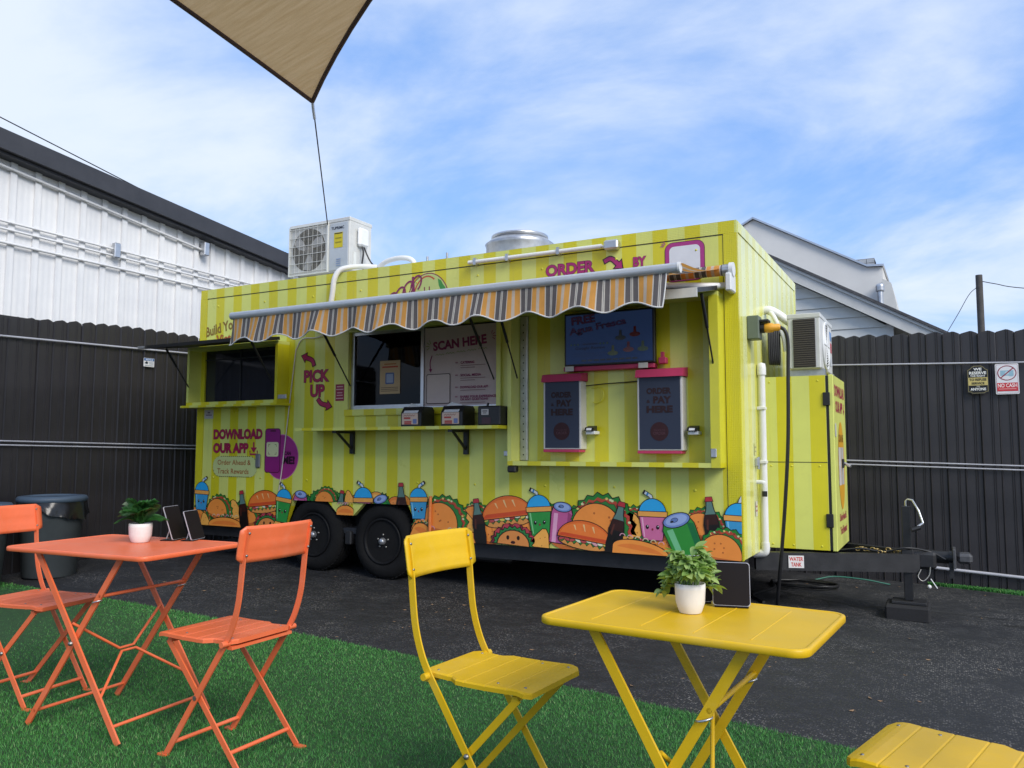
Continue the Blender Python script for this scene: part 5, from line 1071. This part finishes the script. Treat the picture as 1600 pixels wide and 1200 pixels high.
p = Print(o=(0, -.10, 0), base=.001); p.poly([(-.065, .08), (.0, .08), (.0, .125), (-.065, .125)], '#b9b4ae').line([(-.055, .11), (-.012, .11)], .008, '#4a3a3a').line([(-.05, .095), (-.02, .095)], .006, '#4a3a3a').poly([(-.06, .012), (.02, .012), (.02, .06), (-.06, .06)], '#3a1420'); p.done('label', k); MB().tube([(-.04, -.05, .15), (-.03, -.05, .175)], .009, M_black, 8).build('knob', None, k)

# ---- bistro furniture
def slab(prof, hw, th, nseg=1):
    """sheet with profile [(x,z)...] extruded across Y with half width hw(x)"""
    mb = MB(); n = len(prof); vs = []
    for x, z in prof: w = hw(x); vs += [(x, -w, z), (x, -w+.006, z+.004), (x, w-.006, z+.004), (x, w, z), (x, w, z-th), (x, -w, z-th)]
    fs = [[i*6+k, i*6+(k+1) % 6, i*6+6+(k+1) % 6, i*6+6+k] for i in range(n-1) for k in range(6)]+[[0, 1, 2, 3, 4, 5], [n*6-1-k for k in range(6)]]
    return mb.add(vs, fs)
def chair(label, M, loc, rz, group):
    c = thing('folding_chair', label, 'chair', loc, rz, group)
    # seat: front at +x
    xs_ = []; D = .195
    for x in np.linspace(-D, D, 27): xs_.append(float(x))
    grooves = [-.105, -.03, .045, .12]
    for g in grooves: xs_ += [g-.004, g, g+.004]
    xs_ = sorted(set(round(x, 4) for x in xs_))
    def zf(x):
        z = .45+.006*(x/D)**2
        if x > .15: z -= .45*(x-.15)**1.6*4.0
        if any(abs(x-g) < .001 for g in grooves): z -= .0014
        return z
    def hw(x):
        w = .146 if x < -.085 else .146+.022*min(1, (x+.085)/.02)
        e = D-abs(x)
        if e < .022: w -= .022-math.sqrt(max(0, .022**2-(.022-e)**2))
        return w
    slab([(x, zf(x)) for x in xs_], hw, .012).build('seat', M, c)
    MB().box(-.19, -.165, -.15, .15, .425, .436, M).build('seat_rail', None if False else M, c); MB().box(.13, .15, -.15, .15, .418, .432, M).build('seat_rail', M, c)
    for s_ in (-1, 1):
        # long bar: backrest top -> seat rear -> front foot
        pts = [(-.262, .862), (-.250, .80), (-.242, .74), (-.236, .68), (-.226, .60), (-.207, .53), (-.177, .465), (-.11, .365), (-.01, .217), (.128, .012)]
        pts = [(v.x, v.y) for v in catmull([(a, b, 0) for a, b in pts], 4)]
        MB().bar(pts, .023, .006, M, s_*.158).build('back_leg', None, c)
        MB().bar([(.15, .425), (-.03, .232), (-.232, .012)], .022, .006, M, s_*.146).build('front_leg', None, c)
        MB().box(.122, .165, s_*.158-.012, s_*.158+.012, .004, .012, M).build('foot', None, c); MB().box(-.27, -.225, s_*.146-.012, s_*.146+.012, .004, .012, M).build('foot', None, c)
        MB().lathe([(.0001, -.0075), (.007, -.0065), (.009, .0)], M_screw, 8, (-.02, s_*.164, .236), 1).build('screw', None, c)
        MB().tube([(-.172, s_*.148, .447), (-.172, s_*.183, .447)], .011, M, 10).build('pivot', None, c)
    MB().tube([(.098, -.158, .058), (.098, .158, .058)], .008, M, 8).build('crossbar', None, c); MB().tube([(-.185, -.146, .063), (-.185, .146, .063)], .008, M, 8).build('crossbar', None, c)
    # backrest slat, curved in plan
    mb = MB(); ny, nz2 = 18, 9; V = {}
    vs = []
    for side in (0, 1):
        for i in range(ny+1):
            for j in range(nz2+1):
                v_ = j/nz2; z = .738+.132*v_; hw2 = .184; e = min(v_, 1-v_)*.132
                if e < .022: hw2 -= .022-math.sqrt(max(0, .022**2-(.022-e)**2))
                y = -hw2+2*hw2*i/ny; x = -.240-.022*v_-.020*(1-(y/.157)**2)+(-.003 if side else .003)
                if j == nz2//2 and abs(y) < .15: x += -.003
                V[side, i, j] = len(vs); vs.append((x, y, z))
    fs = []
    for side in (0, 1):
        for i in range(ny):
            for j in range(nz2): q = [V[side, i, j], V[side, i+1, j], V[side, i+1, j+1], V[side, i, j+1]]; fs.append(q if side else q[::-1])
    for i in range(ny): fs += [[V[0, i, 0], V[0, i+1, 0], V[1, i+1, 0], V[1, i, 0]], [V[0, i, nz2], V[1, i, nz2], V[1, i+1, nz2], V[0, i+1, nz2]]]
    for j in range(nz2): fs += [[V[0, 0, j], V[1, 0, j], V[1, 0, j+1], V[0, 0, j+1]], [V[0, ny, j], V[0, ny, j+1], V[1, ny, j+1], V[1, ny, j]]]
    bk = mb.add(vs, fs, M, True).build('backrest', None, c)
    for y in (-.157, .157):
        for z in (.765, .845):
            xx = -.234-.02*(z-.738)/.132; MB().lathe([(.0001, xx+.0055), (.004, xx+.005), (.005, xx+.002)], M_screw, 8, (0, y, z), 0).build('screw', None, bk); MB().lathe([(.0001, xx-.0245), (.004, xx-.024), (.005, xx-.020)], M_screw, 8, (0, y, z), 0).build('screw', None, bk)
    for x, y in ((-.16, -.12), (-.16, .12), (.07, -.13), (.07, .13), (.165, -.13), (.165, .13)): MB().lathe([(.0001, zf(x)+.0062), (.004, zf(x)+.0056), (.005, zf(x)+.003)], M_screw, 8, (x, y, 0)).build('screw', None, c)
    return c
chair('whole orange folding chair at the right of the orange table', M_orange, (-1.245, -3.29, 0), math.pi, 'orange folding chairs')
chair('orange folding chair cut off by the left edge, beside the trash cans', M_orange, (-2.505, -3.262, 0), R_(8), 'orange folding chairs')
chair('yellow folding chair standing between the orange set and the yellow table', M_yellow, (-.028, -3.285, 0), R_(-4), 'yellow folding chairs')
chair('yellow folding chair seat cut off at the lower right corner', M_yellow, (1.225, -3.42, 0), math.pi-R_(14), 'yellow folding chairs')
def table(label, M, loc, rz, lx, ly, h, ribs):
    c = thing('folding_table', label, 'table', loc, rz); hx, hy = lx/2, ly/2
    mb = MB(); rings = []
    for ins, z in ((.003, -.019), (0, -.0165), (0, -.004), (.0015, -.0015), (.005, 0), (.011, 0), (.013, -.002)):
        rings.append([(x, y, h+z) for x, y in rrect(-hx+ins, hx-ins, -hy+ins, hy-ins, .045-ins, 6)])
    n = len(rings[0]); vs = [v for r in rings for v in r]
    mb.add(vs, [[i*n+k, i*n+(k+1) % n, i*n+n+(k+1) % n, i*n+n+k] for i in range(len(rings)-1) for k in range(n)], M, True); mb.add(rings[-1], [list(range(n))], M); mb.add([(x, y, z+.004) for x, y, z in rings[0]], [list(range(n))[::-1]], M)
    tp_ = mb.build('table_top', None, c)
    if ribs:
        for k in range(ribs): x = -hx+lx*(k+1)/(ribs+1); MB().prism([(x-.003, h-.003), (x+.003, h-.003), (x+.0015, h-.001), (x-.0015, h-.001)], 1, -hy+.05, hy-.05, M).build('rib', None, tp_)
    for s_ in (-1, 1):
        y = s_*(hy-.04); a = hx*.66
        MB().bar([(-a*.86, h-.02), (a, .01)], .025, .008, M, y).build('leg', None, c); MB().bar([(a*.86, h-.02), (-a, .01)], .025, .008, M, y-s_*.014).build('leg', None, c)
        MB().lathe([(.0001, -.011), (.008, -.009), (.010, 0)], M_screw, 8, (.0, y+s_*.01*(1 if s_ < 0 else 1), h*.50), 1).build('screw', None, c)
        MB().tube([(a*.40+.018*math.cos(q), y-s_*.014+.018*math.sin(q)*.9, h*.73+.006*math.cos(q)) for q in np.linspace(0, 2*math.pi, 15)], .003, M_alu, 5).build('lock_ring', None, c)
    yy = hy-.05
    MB().tube([(a*.84, -yy, .07), (a*.84, yy, .07)], .007, M, 8).build('crossbar', None, c); MB().tube([(-a*.84, -yy, .07), (-a*.84, yy, .07)], .007, M, 8).build('crossbar', None, c); MB().tube([(a*.46, -yy, h*.76), (a*.46, yy, h*.76)], .007, M, 8).build('crossbar', None, c)
    # butterfly brace between the leg pairs
    for s_ in (-1, 1):
        MB().tube([(-a*.08+.0, s_*yy, h*.60), (.03, s_*.035, h*.42), (.03, 0, h*.42)], .006, M, 8).build('brace', None, c); MB().tube([(a*.55, s_*yy, h*.22), (.045, s_*.035, h*.405), (.045, 0, h*.405)], .006, M, 8).build('brace', None, c)
    return c
table('plain orange folding table carrying the fern pot', M_orange, (-1.90, -3.27, 0), R_(4), .83, .535, .735, 0)
table('yellow ribbed folding table carrying the bushy light green plant', M_yellow, (.64, -3.475, 0), R_(-4), .665, .475, .725, 4)

# ---- potted plants and tabletop signs
M_pot = mat('pot_white', (.74, .71, .68), .45, var=.05, vscale=20, bump=.08, bscale=60); M_soil = mat('soil', (.03, .022, .015), .95)
def pot(root, r, h):
    MB().lathe([(r*.70, 0), (r*.78, .006), (r*.95, h*.35), (r, h*.8), (r, h), (r*.93, h), (r*.92, h*.9)], M_pot, 28).build('pot', None, root); MB().lathe([(.0001, h*.88), (r*.92, h*.88)], M_soil, 20).build('soil', None, root)
pl1 = thing('potted_plant', 'bushy light green plant in a white pot on the yellow table', 'potted plant', (.625, -3.45, .7245)); pot(pl1, .0395, .075)
def leafmat(name, a, b):
    m, t = newmat(name, .42); oi = t.n('ShaderNodeObjectInfo'); c = t.mix(oi.outputs['Random'], a, b); t.l(c, t.b.inputs['Base Color'])
    tr = t.n('ShaderNodeBsdfTranslucent'); t.l(t.mix(1, c, (1.2, 1.4, .6), 'MULTIPLY'), tr.inputs[0]); mx = t.n('ShaderNodeMixShader'); mx.inputs[0].default_value = .3; t.l(t.b.outputs[0], mx.inputs[1]); t.l(tr.outputs[0], mx.inputs[2]); t.l(mx.outputs[0], t.nt.nodes['Material Output'].inputs[0]); return m
M_lf = leafmat('leaf_light', (.17, .30, .075), (.42, .55, .20)); M_fern = leafmat('leaf_fern', (.018, .075, .016), (.045, .18, .04))
def leafmesh(l, w, droop):
    mb = MB(); vs = []; n = 6
    for i in range(n+1):
        s_ = i/n; ww = w*math.sin(math.pi*min(1, s_*.92+.06))**.8*(1 if i < n else .05); x = l*s_; z = -droop*s_*s_*l; vs += [(x, -ww, z+ww*.35), (x, 0, z), (x, ww, z+ww*.35)]
    mb.add(vs, [[i*3+k, i*3+k+1, i*3+4+k, i*3+3+k] for i in range(n) for k in (0, 1)], M_lf, True); o = mb.build('leaf'); me = o.data; bpy.data.objects.remove(o); return me
LMS = [leafmesh(.033, .0095, .35), leafmesh(.027, .010, .55), leafmesh(.037, .0085, .2)]
r = random.Random(5)
stems = MB()
for i in range(24):
    a_ = i*2.4; lean = r.uniform(.2, 1.0); hgt = r.uniform(.05, .105)*(1.15-.35*lean); tip = Vector((math.cos(a_)*.062*lean, math.sin(a_)*.062*lean, .075+hgt-.05*lean*lean))
    if i in (3, 6, 11, 14, 17, 19, 22): tip = Vector((math.cos(a_)*.075, math.sin(a_)*.075, .045+.02*r.random()))
    base = Vector((math.cos(a_)*.02, math.sin(a_)*.02, .066)); mid_ = base.lerp(tip, .5)+Vector((0, 0, .03)); cv = catmull([base, mid_, tip], 5); stems.tube(cv, .0014, M_lf, 4, False)
    for q in range(3, len(cv)):
        for e in range(3 if q > 6 else 2):
            o = link('leaf', r.choice(LMS), pl1); o.location = cv[q]; o.rotation_euler = (r.uniform(-.5, .5), r.uniform(-.7, .35)+(.3 if q == len(cv)-1 else 0), a_+r.uniform(-1.6, 1.6)); o.scale = [r.uniform(.75, 1.15)]*3
stems.build('stems', None, pl1)
pl2 = thing('potted_plant', 'dark green fern in a white pot on the orange table', 'potted plant', (-1.925, -3.18, .7345)); pot(pl2, .049, .082)
def frondmesh(ln, droop, seed):
    rr = random.Random(seed); mb = MB(); pts = []
    for i in range(9): s_ = i/8; pts.append(Vector((ln*(s_*.85), 0, ln*(.95*s_-droop*s_*s_))))
    mb.tube(pts, [.0022*(1-.7*i/8) for i in range(9)], M_fern, 4, False); cv = catmull(pts, 3)
    for i in range(3, len(cv)-1):
        s_ = i/len(cv); l = .055*math.sin(math.pi*(.15+.8*s_))*rr.uniform(.85, 1.1); d = (cv[i+1]-cv[i-1]).normalized()
        for sg_ in (-1, 1): 
            sd = Vector((0, sg_, 0)); tip = cv[i]+sd*l*.8+d*l*.65+Vector((0, 0, -.35*l)); mid_ = cv[i].lerp(tip, .45); wv = d*.0052
            mb.add([cv[i]-wv*.3, mid_-wv+Vector((0, 0, .004)), tip, mid_+wv+Vector((0, 0, .004))], [[0, 1, 2, 3]], M_fern)
    o = mb.build('frond'); me = o.data; bpy.data.objects.remove(o); return me
FR = [frondmesh(.145, .55, 1), frondmesh(.16, .75, 2), frondmesh(.13, .25, 3), frondmesh(.165, .95, 4)]
for i in range(30): o = link('frond', FR[i % 4], pl2); o.location = (0, 0, .07); o.rotation_euler = (r.uniform(-.15, .15), r.uniform(-.85, -.05), i*2.399); o.scale = [r.uniform(.7, .98)]*3
M_blk = mat('sign_black_face', (.012, .009, .009), .5, var=0, spec=.15)
def tsign(name, label, loc, rz, w, h, tilt, grp=None):
    c = thing(name, label, 'table sign', loc, rz, grp); ct, st_ = math.cos(tilt), math.sin(tilt)
    def pt(x, u, d): return (x, u*st_+d*ct, .004+u*ct-d*st_)
    for nm, ins, d0, d1, M in (('rim', 0, 0, .004, M_rail), ('panel', .0016, -.0012, .0, M_blk)):
        q = rrect(-w/2+ins, w/2-ins, ins, h-ins, .008); n = len(q); vs = [pt(x, u, d0) for x, u in q]+[pt(x, u, d1) for x, u in q]
        MB().add(vs, [list(range(n)), list(range(2*n-1, n-1, -1))]+[[i, (i+1) % n, n+(i+1) % n, n+i] for i in range(n)], M).build(nm, None, c)
    MB().box(-w*.45, w*.45, -.002, h*.42, .0, .003, M_blk).build('base_plate', None, c); MB().tube([pt(0, h*.6, .007), (0, h*.42, .003)], .003, M_white, 6).build('prop', None, c); return c
tsign('table_sign', 'black table sign standing clear at the right of the bushy plant', (.705, -3.335, .7245), R_(14), .098, .115, R_(12))
tsign('table_sign', 'black table sign mostly hidden behind the bushy plant', (.60, -3.32, .7245), R_(18), .10, .125, R_(10))
tsign('table_sign', 'taller tilted black sign beside the fern pot', (-1.85, -3.03, .7345), R_(112), .125, .155, R_(19))
tsign('table_sign', 'shorter tilted black sign nearest the trailer on the orange table', (-1.765, -3.0, .7345), R_(110), .115, .135, R_(19))

# ---- trash cans
def bin_(label, x, y):
    z = gz(x, y); c = thing('trash_can', label, 'trash can', (x, y, z), group='trash cans by the left fence'); c.scale = (.9, .9, .98)
    MB().lathe([(.22, 0), (.235, .01), (.275, .58), (.285, .60), (.285, .64), (.275, .64)], mat('bin_grey', (.055, .065, .07), .6, var=.15), 36).build('body', None, c)
    MB().lathe([(.29, .655), (.305, .66), (.31, .685), (.295, .705), (.22, .712), (.21, .70)], mat('bin_rim', (.07, .105, .15), .55, var=.12), 36).build('rim', None, c)
    mb = MB(); vs = []; nn = 60; rr = random.Random(int(x*100))
    for i in range(nn):
        a_ = 2*math.pi*i/nn; dl = .10+.05*math.sin(a_*2+1)+.03*rr.random()
        for j in range(4): s_ = j/3; rad = .292+.028*s_+.014*math.sin(a_*11+j)*s_+rr.uniform(-.006, .006); vs.append((rad*math.cos(a_), rad*math.sin(a_), .665-dl*s_))
    mb.add(vs, [[i*4+j, ((i+1) % nn)*4+j, ((i+1) % nn)*4+j+1, i*4+j+1] for i in range(nn) for j in range(3)], mat('bin_bag', (.012, .012, .013), .22, var=.2), True); mb.build('bag_liner', None, c)
    MB().lathe([(.0001, .56), (.27, .56)], M_dark, 24).build('contents', None, c)
bin_('grey trash can with blue rim and black liner by the left fence', -5.70, -1.25); bin_('trash can mostly cut off by the left edge of the picture', -5.70, -1.90)

# ---- hoses on the ground by the tongue
mb = MB(); pts = []
for i in range(46): a_ = i*.35; pts.append((.10+(.27+.02*math.sin(i*.7))*math.cos(a_), 1.90+(.17+.015*math.cos(i*1.1))*math.sin(a_), gz(.1, 1.9)+.016+.006*(i % 7)/7+.012*(i/46)))
pts += [(-.1, 1.6, gz(0, 1.6)+.014), (-.2, 1.2, gz(0, 1.2)+.014), (-.05, .9, gz(0, .9)+.014)]
ho = mb.tube(catmull(pts, 3), .012, M_black, 7).build('coiled_hose'); tag(ho, 'coiled black hose lying on the asphalt under the tongue', 'hose')
ho = MB().tube(catmull([(.15, 2.2, gz(.1, 2.2)+.02), (.3, 2.3, gz(.3, 2.3)+.05), (.55, 2.35, gz(.5, 2.3)+.04), (.75, 2.4, gz(.7, 2.4)+.01)]), .007, mat('hose_green', (.02, .13, .09), .5), 6).build('garden_hose'); tag(ho, 'thin green garden hose near the rear fence foot', 'hose')
ba = MB().lathe([(.0001, 0), (.012, .004), (.018, .018), (.012, .032), (.0001, .036)], M_white, 12, (1.06, 2.45, gz(1.06, 2.45))).build('white_ball'); tag(ba, 'small white ball on the asphalt by the rear fence', 'ball')
for o in bpy.data.objects:
    if o.name.split('.')[0] in ('rivet_row', 'lug_nuts', 'rim_holes', 'track_holes', 'coil_fins'): o['kind'] = 'stuff'
    if o.type == 'MESH' and o.data and not o.data.materials: print('NO MAT', o.name)
